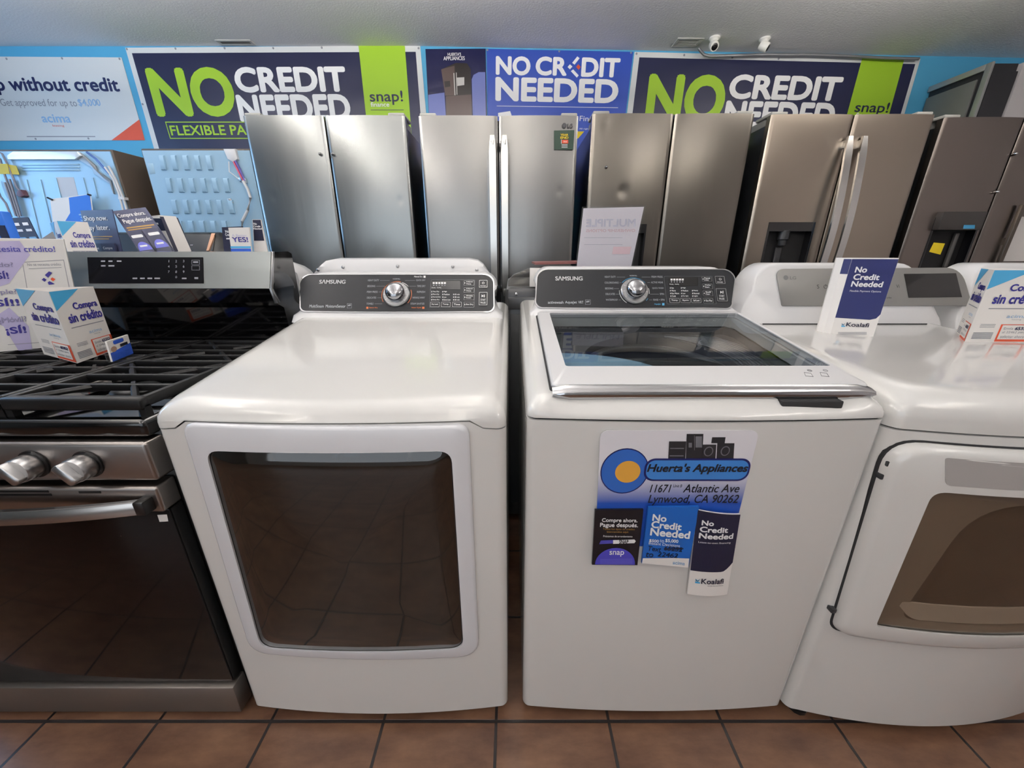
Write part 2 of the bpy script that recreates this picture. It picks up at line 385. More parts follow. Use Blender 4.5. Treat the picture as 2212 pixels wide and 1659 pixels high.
# -- white sign at the far left
F = wallframe((0, 122), (262, 124))
o = banner('wall_banner', 'white vinyl sign reading without credit, far left of the blue wall', F, [(-330, 120), (262, 124), (313, 303), (-330, 305)])
t = MB(); t.ptext(F, 'Shop without credit', -70, 166, 257, 206, bold=0.03); t.obj('headline_lettering', NAVY, o, 0)
t = MB(); t.ptext(F, 'Get approved for up to', 2, 214, 166, 234, bold=0.0); t.ptext(F, '$4,000', 169, 214, 217, 231, bold=0.012, mi=1); t.obj('offer_lettering', [GREYI, PALEB], o, 0)
t = MB(); t.ptext(F, 'acima', 90, 247, 152, 265, bold=0.02); t.ptext(F, 'leasing', 114, 269, 139, 275, mi=1); t.obj('logo', [PALEB, REDI], o, 0)
t = MB(); t.ppoly(F, [(241, 303), (301, 258), (313, 303)]); t.obj('corner_triangle', REDI, o, 0)
t = MB(); t.ppoly(F, [(58, 294), (206, 294), (206, 296), (58, 296)]); t.obj('fine_print', GREYI, o, 0)
grommets(o, F, [(14, 127), (134, 126), (258, 127), (77, 300), (191, 299)])
# -- the two navy NO CREDIT NEEDED banners
def nocredit(F, label, dx, q_out, q_in, q_green, no, cr, ne, fl, sn, gr):
    o = banner('wall_banner', label, F, q_out)
    t = MB(); t.ppoly(F, q_in, 0.0008); t.obj('navy_field', VNAVY, o, 0)
    t = MB(); t.ppoly(F, q_green, 0.0016); t.obj('green_stripe', GREEN, o, 0)
    t = MB(); t.ptext(F, 'NO', *no, bold=0.045, d=0.0022); t.obj('no_lettering', GREEN, o, 0)
    t = MB(); t.ptext(F, 'CREDIT', *cr, bold=0.045, d=0.0022); t.obj('credit_lettering', INKW, o, 0); t = MB(); t.ptext(F, 'NEEDED', *ne, bold=0.045, d=0.0022); t.obj('needed_lettering', INKW, o, 0)
    if fl:
        t = MB(); t.ptext(F, 'FLEXIBLE PAYMENTS', *fl, bold=0.02, d=0.0022)
        pts = [F.px(*p_) for p_ in ((357, 263), (720, 263), (735, 300), (368, 300))]
        t.ring(F, pts, 0.006, 0.0016, 0.0022); t.obj('tagline_lettering', GREEN, o, 0)
    t = MB(); t.ptext(F, 'snap!', *sn, bold=0.012, d=0.003)
    w_ = sn[2]-sn[0]; t.ppoly(F, [(sn[0]+2, sn[3]+10), (sn[2]+2, sn[3]+10), (sn[2]+2, sn[3]+11.2), (sn[0]+2, sn[3]+11.2)], 0.003); t.obj('logo', VNAVY, o, 0)
    t = MB(); t.ptext(F, 'finance', sn[0]+2, sn[3]-6, sn[0]+42, sn[3]+4, bold=0.01, d=0.003); t.obj('logo_subtitle', INKW, o, 0)
    grommets(o, F, gr)
F = wallframe((272, 103), (907, 98))
nocredit(F, 'navy banner with green stripe behind the leftmost stainless refrigerator', 0, [(270.5, 103), (907.5, 98), (936, 420), (361, 420)],
         [(285, 115), (898, 112), (922, 420), (372, 420)], [(774.5, 99), (874.5, 98.5), (899, 420), (809, 420)],
         (326, 145, 505.5, 253), (507, 144, 748, 200), (514, 204, 757, 262), (368, 270, 645, 292), (799, 196, 870.5, 227),
         [(274, 106), (379, 105), (485, 104), (590, 104), (695, 103), (904, 104), (308, 225)])
F = wallframe((1371, 112), (1988.5, 127))
nocredit(F, 'navy banner with green stripe hung under the grey conduit pipe', 0, [(1371, 112), (1988.5, 127), (1900, 430), (1333, 420)],
         [(1381, 124), (1977, 138.5), (1892, 430), (1345, 420)], [(1862, 126), (1953, 127.5), (1870, 430), (1780, 430)],
         (1397, 160, 1566, 268), (1575, 163, 1817, 217), (1564, 220, 1803, 277), None, (1846, 221, 1919, 250), [(1375, 116), (1478, 119), (1582, 124), (1682, 127)])
# -- dark appliance poster
F = wallframe((919, 106), (1049, 105))
o = banner('wall_poster', 'dark blue poster of a refrigerator between two banners', F, [(919, 106), (1049, 105), (1055, 400), (934, 400)])
del o['group']; o['category'] = 'poster'
PD = mat('poster indigo', '1C1D45', 0.25, bump=((6, 6, 6), 0.4, 0.02)); PB = mat('poster brown', '5A4A46', 0.3); PK = mat('poster charcoal', '2A2422', 0.3); PL = mat('poster lavender', '6F79B8', 0.3); PG = mat('poster pale', 'C9C6C2', 0.3)
t = MB(); t.ppoly(F, [(919, 106), (1049, 105), (1055, 400), (934, 400)], 0.0008, 0)
t.ppoly(F, [(925, 205), (960, 200), (968, 330), (930, 330)], 0.0014, 1)
t.poly(F, [F.px(*p_) for p_ in ((1019, 172), (1023, 162), (1034, 156), (1048, 156), (1051, 330), (1024, 330))], 0.0014, 1)
t.ppoly(F, [(953, 150), (985, 136), (1009, 137), (1017, 150), (1018, 205), (965, 208)], 0.0016, 2)
t.ppoly(F, [(953, 150), (982, 142), (983, 206), (962, 207)], 0.0018, 3)
t.ppoly(F, [(963, 208), (1018, 204), (1022, 330), (966, 330)], 0.0016, 3)
t.ppoly(F, [(960, 176), (972, 175), (973, 187), (961, 189)], 0.002, 2)
t.ppoly(F, [(987, 168), (1003, 167), (1003, 184), (988, 186)], 0.002, 4)
t.ppoly(F, [(979.5, 158), (981.5, 158), (984, 206), (982, 206)], 0.0022, 4); t.ppoly(F, [(985, 157), (986.5, 157), (988, 205), (986.5, 205)], 0.0022, 4)
t.obj('picture', [PD, PL, PK, PB, PG], o, 0)
t = MB(); t.ptext(F, "HUERTA'S", 967, 114, 996, 121, bold=0.01, d=0.002); t.ptext(F, 'APPLIANCES', 958, 122, 1004, 130.5, bold=0.01, d=0.002); t.obj('lettering', INKW, o, 0)
# -- blue banner
F = wallframe((1051, 105), (1368, 112))
o = banner('wall_banner', 'royal blue banner with white lettering in the middle of the wall', F, [(1051, 105.5), (1368, 112), (1330, 420), (1056, 420)])
VBLUE = mat('royal blue vinyl', '2C4CAE', 0.4)
t = MB(); t.ppoly(F, [(1051, 105.5), (1368, 112), (1330, 420), (1056, 420)], 0.0008); t.obj('blue_field', VBLUE, o, 0)
t = MB(); t.ptext(F, 'NO', 1071, 121.5, 1146, 163, bold=0.045, d=0.0016); t.obj('no_lettering', INKW, o, 0); t = MB(); t.ptext(F, 'CR', 1157, 122.5, 1225, 164, bold=0.045, d=0.0016); t.ptext(F, 'DIT', 1256, 125, 1339, 167, bold=0.045, d=0.0016)
t.obj('credit_lettering', INKW, o, 0); t = MB(); t.ptext(F, 'NEEDED', 1070, 169, 1336, 221, bold=0.045, d=0.0016); t.obj('needed_lettering', INKW, o, 0); t = MB()
t.ppoly(F, [(1073, 228.6), (1335, 232.3), (1335, 233.4), (1073, 229.7)], 0.0016); t.ppoly(F, [(1076, 244), (1102, 240), (1106, 252), (1076, 252)], 0.0016)
t.ptext(F, 'Financing', 1252, 251, 1318, 266, d=0.0016); t.ptext(F, 'All rights reserved', 1251, 277, 1300, 281, d=0.0016)
t.obj('fine_print', INKW, o, 0)
t = MB(); t.ppoly(F, [(1236, 136), (1247, 122), (1252, 126), (1241, 140)], 0.0016, 0); t.ppoly(F, [(1226, 145), (1231, 139), (1236.5, 144), (1231, 150)], 0.0016, 0)
t.ppoly(F, [(1233, 154), (1238, 150), (1250, 163), (1246, 168)], 0.0016, 0); t.ppoly(F, [(1244.5, 145), (1249, 139), (1254.5, 145), (1250, 151)], 0.0018, 1); t.obj('pinwheel_mark', [INKW, REDI], o, 0)
t = MB(); t.ppoly(F, [(1240, 300), (1246, 284), (1262, 284), (1249, 299)], 0.0016); t.obj('yellow_corner', YELLOW, o, 0)
grommets(o, F, [(1053, 108), (1208, 111), (1363, 114)])

# -- tall dark cabinet in the far right corner
r = thing('storage_cabinet', 'tall dark grey cabinet with framed side panel in the far right corner', 'cabinet', (3.06, 3.0, 0))
CG = mat('cabinet grey', '6E6F6C', 0.45); CD = mat('cabinet charcoal', '26262A', 0.5); CT = mat('cabinet trim', 'A5A6A4', 0.35, metal=0.5)
m = MB(); m.box((2.985, 2.83, 0.0), (3.15, 3.19, 2.315), 0.004); m.obj('body', CD, r)
m = MB(); m.box((2.972, 2.88, 0.4), (2.985, 3.185, 2.25), 0.002); m.obj('side_panel', CG, r)
m = MB(); m.box((2.968, 2.815, 0.0), (2.985, 2.85, 2.32), 0.003); m.box((2.968, 2.85, 2.285), (2.985, 3.19, 2.32), 0.003); m.obj('edge_trim', CT, r)
m = MB(); m.box((2.99, 2.816, 0.1), (3.148, 2.83, 2.27), 0.003); m.obj('door', CD, r)
# ================================================================ refrigerators facing us (row at the back wall)
FY = 2.40            # plane of the door fronts
FSIDE = mat('refrigerator side charcoal', '1F2022', 0.3, coat=0.2)
GASK = mat('door gasket', '121214', 0.6)
HING = mat('hinge cover grey', 'A9A8A2', 0.45)
def door_mesh(x0, x1, z0, z1, convex, dents=(), hole=None, nx=44, nz=70, th=0.05):
    """gently convex steel door skin with dents; hole=(hx0,hx1,hz0,hz1) leaves an opening"""
    m = MB(); xs = [x0+(x1-x0)*i/nx for i in range(nx+1)]; zs_ = [z0+(z1-z0)*j/nz for j in range(nz+1)]
    if hole:
        for v in hole[:2]: xs[min(range(len(xs)), key=lambda i: abs(xs[i]-v))] = v
        for v in hole[2:]: zs_[min(range(len(zs_)), key=lambda i: abs(zs_[i]-v))] = v
    g = []
    for z in zs_:
        row = []
        for x in xs:
            k = (x-x0)/(x1-x0)*2-1
            y = FY+convex*k*k
            e = min(x-x0, x1-x)
            if e < 0.006: y += 0.006*(1-e/0.006)
            for dx, dz, dr, dd in dents:
                q = ((x-dx)**2+(z-dz)**2)/(dr*dr)
                if q < 9: y += dd*math.exp(-q)
            row.append(m.bm.verts.new((x, y, z)))
        g.append(row)
    for j in range(nz):
        for i in range(nx):
            cx_, cz_ = (xs[i]+xs[i+1])/2, (zs_[j]+zs_[j+1])/2
            if hole and hole[0] < cx_ < hole[1] and hole[2] < cz_ < hole[3]: continue
            m.bm.faces.new((g[j][i], g[j][i+1], g[j+1][i+1], g[j+1][i]))
    # edge returns
    yb = FY+th
    def strip(vs):
        bk = [m.bm.verts.new((v.co.x, yb, v.co.z)) for v in vs]
        for a in range(len(vs)-1): m.bm.faces.new((vs[a], vs[a+1], bk[a+1], bk[a]))
    strip(g[0]); strip(g[-1]); strip([r_[0] for r_ in g]); strip([r_[-1] for r_ in g])
    if hole:
        ix = [i for i, x in enumerate(xs) if hole[0]-1e-6 <= x <= hole[1]+1e-6]; iz = [j for j, z in enumerate(zs_) if hole[2]-1e-6 <= z <= hole[3]+1e-6]
        strip([g[iz[0]][i] for i in ix]); strip([g[iz[-1]][i] for i in ix]); strip([g[j][ix[0]] for j in iz]); strip([g[j][ix[-1]] for j in iz])
    return m
def fridge(pl, pg, pr, ptop, label, steel, side=FSIDE, dents=((), ()), hole=(None, None), convex=0.010, yb=3.14):
    """pl, pg, pr: where its left edge, door gap and right edge stand in view at the top"""
    xl, xg, xr = atY(pl, ptop, FY).x, atY(pg, ptop, FY).x, atY(pr, ptop, FY).x; zt = atY(pg, ptop, FY).z
    r = thing('refrigerator', label, 'refrigerator', ((xl+xr)/2, FY+0.35, 0), 'stainless refrigerators along the back wall')
    m = MB(); m.box((xl+0.012, FY+0.062, 0.03), (xr-0.012, yb, zt-0.035), 0.006); m.obj('body', side, r)
    m = MB(); m.box((xl+0.02, FY+0.05, 0.72), (xr-0.02, FY+0.062, zt-0.012)); m.obj('gasket', GASK, r)
    g = 0.004; parts = []
    for i, (a, b_) in enumerate(((xl, xg-g), (xg+g, xr))):
        dn = [(*(lambda q: (q.x, q.z))(atY(px, py, FY)), rr_, dd) for px, py, rr_, dd in dents[i]]
        ho = None
        if hole[i]:
            A = atY(hole[i][0], hole[i][1], FY); B = atY(hole[i][2], hole[i][1], FY); ho = (A.x, B.x, A.z-0.42, A.z)
        d = door_mesh(a, b_, 0.745, zt, convex, dn, ho); do = d.obj('door', steel, r, 30); parts.append((do, ho, (a, b_)))
    m = door_mesh(xl, xr, 0.06, 0.735, convex, nx=24, nz=4); m.obj('freezer_drawer', steel, r, 30)
    for x in (xl+0.05, xr-0.05):
        m = MB(); m.box((x-0.045, FY+0.02, zt+0.001), (x+0.045, FY+0.17, zt+0.018), 0.006); m.box((x-0.03, FY+0.1, zt-0.036), (x+0.03, FY+0.22, zt+0.001)); m.obj('hinge_cover', HING, r)
    for x in (xl+0.1, xr-0.1):
        m = MB(); m.lathe((x, FY+0.12, 0.0), (0, 0, 1), [(0.022, 0), (0.022, 0.02), (0.012, 0.025), (0.012, 0.031)], 12); m.obj('foot', BLACK, r)
    return r, parts, zt
def bolts(parts, lst):
    for i, px, py in lst:
        p = atY(px, py, FY); m = MB(); m.lathe((p.x, FY+0.006, p.z), (0, -1, 0), [(0.009, 0), (0.009, 0.008), (0.006, 0.02), (0.004, 0.022)], 12); m.obj('handle_bolt', CHROME, parts[i][0])
def handle_bar(door, x, ztop, zbot, bow, w=0.017, lean=0.0, stand=0.034):
    m = MB(); rings = []
    n = 22
    for k in range(n+1):
        t = k/n; z = ztop+(zbot-ztop)*t; s_ = math.sin(math.pi*t)
        y = FY-0.012-stand-bow*s_; e = min(t, 1-t); hw = w*(0.6+0.4*min(1, e*14)); x_ = x+lean*s_
        rings.append([(x_-hw, y+0.010, z), (x_-hw*0.9, y, z), (x_+hw*0.9, y, z), (x_+hw, y+0.010, z), (x_+hw*0.7, y+0.02, z), (x_-hw*0.7, y+0.02, z)])
    m.loft(rings)
    for z in (ztop-0.035, zbot+0.035): m.box((x-w*0.5, FY-0.014-stand, z-0.02), (x+w*0.5, FY+0.012, z+0.02), 0.003)
    m.obj('handle', mat('handle satin', 'CFCECB', 0.22, metal=1.0), door)
# 1: plain doors, bolts only
f1, p1, z1 = fridge(521, 697, 873, 248.5, 'leftmost stainless refrigerator, handles removed, beside the daylight-tinted backs', mat('cool brushed steel', '919392', 0.27, metal=1.0, aniso=0.5, bump=((9, 9, 0.35), 0.12, 0.012)), dents=(((590, 425, 0.02, 0.001),), ((864, 433, 0.012, 0.0018),)))
bolts(p1, [(0, 692, 333), (1, 719, 333)])
# 2: bright handles, sticker, badge
f2, p2, z2 = fridge(902.5, 1076, 1250.5, 249, 'stainless refrigerator with two straight bright handles and a green sticker', STEEL, dents=((), ((1209, 413, 0.014, 0.0018), (1178, 262, 0.01, 0.0008), (1178, 278, 0.008, 0.0008))))
hx0 = atY(1064, 300, FY).x; hx1 = atY(1090, 300, FY).x; hz = atY(1075, 297, FY).z
handle_bar(p2[0][0], hx0, hz, 0.95, 0.012, 0.021); handle_bar(p2[1][0], hx1, hz, 0.95, 0.012, 0.021)
F = Frame((0, FY-0.0005, 1.8), (1, 0, 0), (0, 0, 1))
DK = mat('badge grey', '3B3C40', 0.4)
t = MB(); c = F.px(1219, 271.5); t.ring(F, circ(c[0], c[1], 0.0125), 0.003, 0.0, 0.001); t.poly(F, circ(c[0], c[1], 0.0085), 0.001); t.ptext(F, 'LG', 1226, 267, 1237, 276.5, bold=0.03, d=0.001); t.obj('badge', DK, p2[1][0], 0)
F = Frame((0, FY-0.004, 1.8), (1, 0, 0), (0, 0, 1))
t = MB(); t.slab(F, [F.px(*q) for q in ((1197, 282), (1240.5, 281), (1238.5, 323), (1197, 323.5))], -0.003, 0.0); st = t.obj('sticker', mat('dark green print', '1E3A2C', 0.4), p2[1][0], 0)
tag(st, 'dark green YEAR END sticker', 'sticker'); del st['category']
t = MB(); t.ptext(F, 'YEAR', 1210.5, 289, 1227.5, 294, bold=0.03); t.ptext(F, 'END', 1210.5, 295, 1228, 300, bold=0.04); t.ppoly(F, [(1214, 302), (1227.5, 302), (1227.5, 310), (1214, 310)], 0.0006, 1)
t.ptext(F, 'SALE', 1217, 304.5, 1225, 307.5, d=0.0012, mi=2); t.ppoly(F, [(1212, 301.5), (1213, 301.5), (1213, 310.5), (1212, 310.5)], 0.0006, 2)
for y in (312, 315, 318): t.ppoly(F, [(1213, y), (1226, y), (1226, y+0.9), (1213, y+0.9)], 0.0006, 2)
t.obj('sticker_lettering', [YELLOW, REDI, INKW], p2[1][0], 0)
# 3: dented, dispenser partly behind the clear sign
f3, p3, z3 = fridge(1281, 1459.5, 1633.5, 244.5, 'dented stainless refrigerator behind the clear standing sign', STEELW, dents=(((1310, 266, 0.018, 0.003), (1346, 414, 0.024, 0.0035)), ((1606, 520, 0.02, 0.002),)), hole=((1352, 484, 1397, 0), None))
bolts(p3, [(0, 1309.5, 361)])
# 4: curved handles and dispenser
f4, p4, z4 = fridge(1670, 1851, 2026, 246, 'stainless refrigerator with long bowed handles and black dispenser', STEELW.copy() if False else mat('grey brown brushed steel', 'A59A8E', 0.28, metal=1.0, aniso=0.5, bump=((9, 9, 0.35), 0.08, 0.012)), hole=((1662, 480, 1762, 0), None))
hz4 = atY(1836, 296, FY).z
handle_bar(p4[0][0], atY(1829, 305, FY).x, hz4, 0.85, 0.05, 0.022, 0.0, 0.012); handle_bar(p4[1][0], atY(1860, 305, FY).x, hz4, 0.85, 0.05, 0.022, 0.0, 0.012)
# 5: black stainless with dispenser, far right
f5, p5, z5 = fridge(2046, 2222, 2400, 252.5, 'dark refrigerator at the far right, a yellow tag in its dispenser', STEELD, hole=((2022, 470, 2122, 0), None), yb=2.79)
bolts(p5, [(0, 2190, 333), (0, 2151, 415)])
def dispenser(parts, i, r, tap=True):
    do, h, _ = parts[i]
    x0, x1, za, zb = h
    DB = mat('dispenser black', '0E0E11', 0.18, coat=0.4)
    m = MB()
    m.box((x0, FY+0.052, za), (x1, FY+0.06, zb)); m.box((x0-0.001, FY-0.001, za), (x0+0.01, FY+0.055, zb)); m.box((x1-0.01, FY-0.001, za), (x1+0.001, FY+0.055, zb))
    m.box((x0, FY-0.002, zb-0.05), (x1, FY+0.055, zb)); m.box((x0, FY-0.001, za), (x1, FY+0.055, za+0.02))
    o = m.obj('dispenser', DB, do)
    if tap:
        cx_ = x0+(x1-x0)*0.42
        m = MB(); m.lathe((cx_, FY+0.02, zb-0.045), (0, 0, -1), [(0.03, 0), (0.03, 0.05), (0.024, 0.055), (0.02, 0.085), (0.012, 0.09)], 16); m.obj('spout', DGREY, o)
        m = MB(); m.box((cx_-0.02, FY+0.035, za+0.02), (cx_+0.02, FY+0.05, zb-0.14), 0.004); m.obj('paddle', DGREY, o)
    return o, h
dispenser(p3, 0, f3, False); dispenser(p4, 0, f4)
o5, h5 = dispenser(p5, 0, f5, False)
do = p5[0][0]
A = atY(2038, 457, FY-0.03); B = atY(2118, 497, FY-0.03)
m = MB(); m.box((A.x, FY-0.035, B.z), (B.x, FY+0.02, A.z), 0.005); hd = m.obj('dispenser_head', mat('dispenser head brown', '3B3735', 0.35), do)
Fh = Frame((0, FY-0.0355, A.z), (1, 0, 0), (0, 0, 1)); t = MB(); t.ppoly(Fh, [(2082, 486), (2106, 486), (2105, 494), (2080, 494)]); t.obj('blue_sticker', LBLUE, do, 0)
p_ = atY(2052, 545, FY+0.0)
m = MB(); m.box((p_.x+0.03, FY+0.03, p_.z-0.09), (p_.x+0.055, FY+0.045, p_.z+0.11), 0.004); m.obj('paddle', mat('paddle grey', '6B6A68', 0.3, metal=0.5), o5)
Ft = Frame((0, FY+0.015, p_.z), (1, -0.25, 0), (0.06, 0, 1)); t = MB(); t.slab(Ft, [Ft.px(*q) for q in ((2017, 524), (2041, 526), (2031, 550), (2007, 544))], 0, 0.001); t.obj('yellow_tag', YELLOW, o5, 0)
# paper and bar on the right door of the dark refrigerator
t = MB(); a = atY(2190, 490, FY-0.03); t.box((a.x, FY-0.03, a.z-0.35), (a.x+0.025, FY-0.012, a.z+0.12), 0.004); t.box((a.x+0.004, FY-0.012, a.z-0.1), (a.x+0.02, FY+0.012, a.z-0.06)); t.obj('handle', mat('bronze handle', '6A625A', 0.35, metal=0.8), p5[1][0])
F = Frame((0, FY-0.006, 1.3), (1, 0, 0), (0, 0, 1))
t = MB(); a = F.px(2200, 480); t.slab(F, [(a[0], a[1]-0.22), (a[0]+0.2, a[1]-0.22), (a[0]+0.2, a[1]+0.03), (a[0], a[1]+0.03)], -0.001, 0.0)
tag(t.obj('paper_sheet', PAPER, None, 0), 'white printed sheet on the dark refrigerator at the right edge', 'paper')

# ================================================================ refrigerators turned away on the left (their backs)
BACKM = mat('galvanised daylit blue', '9FC0D6', 0.42, metal=0.25, bump=((8, 8, 8), 0.05, 0.01)); BACKE = mat('back edge brown', '4A4038', 0.5)  # galvanised metal; blue daylight from the left is put into the base colour
TUBE = mat('copper grey tube', '8C8C96', 0.35, metal=0.6); WIREW = mat('white cable', 'DADADC', 0.5); FOILM = mat('bright foil', 'E6EEF4', 0.25, metal=0.3)
BY = 2.45
def backfridge(x0, x1, zt, label):
    r = thing('refrigerator', label, 'refrigerator', ((x0+x1)/2, BY+0.35, 0), 'refrigerators turned to show their backs')
    m = MB(); m.box((x0, BY+0.004, 0.03), (x1, 3.12, zt), 0.008); m.obj('body', BACKE, r)
    m = MB(); m.box((x0+0.02, 3.12, 0.1), (x1-0.02, 3.17, zt-0.01), 0.008); m.obj('door', FSIDE, r)
    for x in (x0+0.06, x1-0.06):
        k = MB(); k.lathe((x, BY+0.1, 0), (0, 0, 1), [(0.02, 0), (0.02, 0.031)], 12); k.obj('foot', BLACK, r)
    return r
bx1 = atY(241, 322, BY).x; zt1 = atY(241, 322, BY).z
rb1 = backfridge(bx1-0.9, bx1, zt1, 'refrigerator at the far left showing its back, tinted blue for daylight, with a ribbed panel')
FB = Frame((0, BY, 1.5), (1, 0, 0), (0, 0, 1))
def emb(m, pxs, d=0.006, bev=0.004): m.slab(FB, [FB.px(*q) for q in pxs], -0.006, d, 0, bev)
m = MB(); m.box((bx1-0.89, BY-0.002, 0.2), (bx1-0.012, BY+0.006, zt1-0.012))
for y in (354, 360, 366): emb(m, [(48, y), (172, y), (174, y+3), (50, y+3)], 0.008, 0.002)
for x, y0, y1 in ((56, 388, 520), (86, 388, 520), (120, 385, 520), (178, 384, 428), (199, 384, 428)):
    dx = (y1-y0)*0.24; emb(m, [(x, y0), (x+4, y0), (x+4+dx, y1), (x+dx, y1)], 0.006, 0.002)
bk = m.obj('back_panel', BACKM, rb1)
m = MB(); emb(m, [(34, 329), (175, 329), (184, 338), (172, 346), (24, 346), (22, 338)], 0.02, 0.008); m.obj('foil_duct', FOILM, rb1)
m = MB(); emb(m, [(176, 330), (184, 336), (210, 359), (214, 370), (243, 390), (250, 420), (243, 400), (207, 376), (203, 362), (172, 345)], 0.012, 0.003); m.obj('cable_channel', mat('grey channel', '8E9296', 0.4, metal=0.5), rb1)
t = MB(); t.slab(FB, [FB.px(*q) for q in ((121, 383), (160, 383), (170, 424), (136, 426))], 0.0, 0.003); t.obj('rating_plate', mat('plate grey', 'B9BCC2', 0.5), rb1, 0)
def cable(name, parent, pts, r, mt, d=0.014):
    q = [FB.w(*FB.px(*p_), d) for p_ in pts]; m = MB(); m.tube(q, r, 7); return m.obj(name, mt, parent)
cable('cable', rb1, [(232, 362), (250, 388), (262, 418), (270, 450), (280, 500)], 0.006, WIREW)
cable('cable', rb1, [(240, 360), (256, 390), (270, 425), (278, 450), (288, 500)], 0.006, WIREW)
cable('cable', rb1, [(193, 330), (212, 344), (228, 362), (243, 378)], 0.006, mat('blue cable', '3A5C9A', 0.5))
m = MB(); emb(m, [(262, 425), (275, 427), (276, 433), (262, 431)], 0.02, 0.002); m.obj('cable_clip', WIREW, rb1)
for pts in ([(-2, 326), (14, 334), (30, 365), (45, 405), (57, 420)], [(-6, 330), (10, 345), (20, 380), (36, 425), (50, 470)], [(-4, 390), (10, 425), (22, 440), (34, 470)], [(20, 395), (32, 430), (44, 468)], [(30, 388), (42, 428), (54, 468)]):
    cable('tube', rb1, pts, 0.0055, TUBE, 0.02)
t = MB(); t.slab(FB, [FB.px(*q) for q in ((5, 356), (28, 356), (34, 378), (13, 378))], 0.024, 0.027); t.slab(FB, [FB.px(*q) for q in ((28, 357), (45, 360), (52, 379), (34, 378))], 0.02, 0.022); t.obj('yellow_tag', mat('dull yellow', 'B9A62A', 0.6), rb1, 0)
m = MB(); emb(m, [(50, 413), (57, 411), (66, 424), (58, 428), (47, 424)], 0.03, 0.006); m.obj('plug', mat('maroon plug', '5A3A44', 0.5), rb1)

bx0 = atY(301, 320, BY).x; zt2 = atY(301, 320, BY).z
rb2 = backfridge(bx0, atY(541, 320, BY).x, zt2, 'refrigerator showing its back, tinted blue for daylight, embossed with rows of rectangles')
m = MB(); m.box((bx0+0.012, BY-0.002, 0.2), (atY(540, 320, BY).x-0.004, BY+0.006, zt2-0.012))
for x0, y0, y1, n, st in ((345, 336, 368, 5, 25.2), (359, 385, 416, 6, 24.8), (371, 432, 462, 6, 24.4), (383, 477, 505, 5, 24)):
    for k in range(n):
        x = x0+st*k; dx = 0.18*(y1-y0)
        if x > 470 and y0 < 370: continue
        emb(m, [(x, y0), (x+11, y0), (x+11+dx, y1), (x+dx, y1)], 0.011, 0.007)
emb(m, [(318, 352), (331, 352), (337, 376), (324, 378)], 0.003, 0.004)
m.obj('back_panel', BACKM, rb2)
m = MB(); emb(m, [(487, 323), (512, 323), (518, 345), (508, 352), (496, 345)], 0.02, 0.006); m.obj('valve_box', WIREW, rb2)
cable('cable', rb2, [(504, 342), (514, 362), (524, 382), (530, 392)], 0.005, mat('red cable', 'C24A66', 0.5)); cable('cable', rb2, [(508, 342), (519, 362), (528, 382), (533, 392)], 0.005, mat('violet cable', '5B4C9A', 0.5))
cable('cable', rb2, [(530, 392), (540, 410), (546, 428), (540, 455), (528, 478), (527, 500)], 0.008, WIREW, 0.02)
cable('cable', rb2, [(498, 350), (499, 372), (520, 388)], 0.003, WIREW)
m = MB(); emb(m, [(518, 384), (534, 386), (536, 396), (522, 394)], 0.016, 0.003); m.obj('cable_clip', SILVER, rb2)
m = MB(); emb(m, [(492, 430), (500, 429), (506, 439), (498, 438)], 0.01, 0.003); m.obj('latch', SILVER, rb2)
# poster hung on the first back
F = Frame(atY(150, 470, BY-0.05), (1, 0.02, 0.03), (0, 0.02, 1))
m = MB(); q = ((108, 430), (196, 419), (208, 510), (120, 522)); m.slab(F, [F.px(*p_) for p_ in q], -0.001, 0.0); o = m.obj('hanging_poster', PAPER, None, 0)
tag(o, 'blue and white sheet clipped to the ribbed refrigerator back at left', 'poster')
t = MB(); t.ppoly(F, [(149, 427), (194, 420), (206, 510), (135, 512), (140, 480), (152, 460)], 0.001); t.obj('blue_print', mat('vivid blue print', '2E6FD0', 0.5), o, 0)
t = MB(); t.ptext(F, '3', 173, 462, 181, 478, bold=0.02, d=0.002); t.ptext(F, '17', 174, 484, 184, 497, bold=0.02, d=0.002); t.obj('lettering', PALEB, o, 0)
for a in (((104, 427), (115, 432)), ((191, 420), (198, 422))):
    k = MB(); k.tube([F.w(*F.px(*a[0]), 0.004), F.w(*F.px(*a[1]), 0.004)], 0.005, 6); k.obj('clip', BLACK, o)

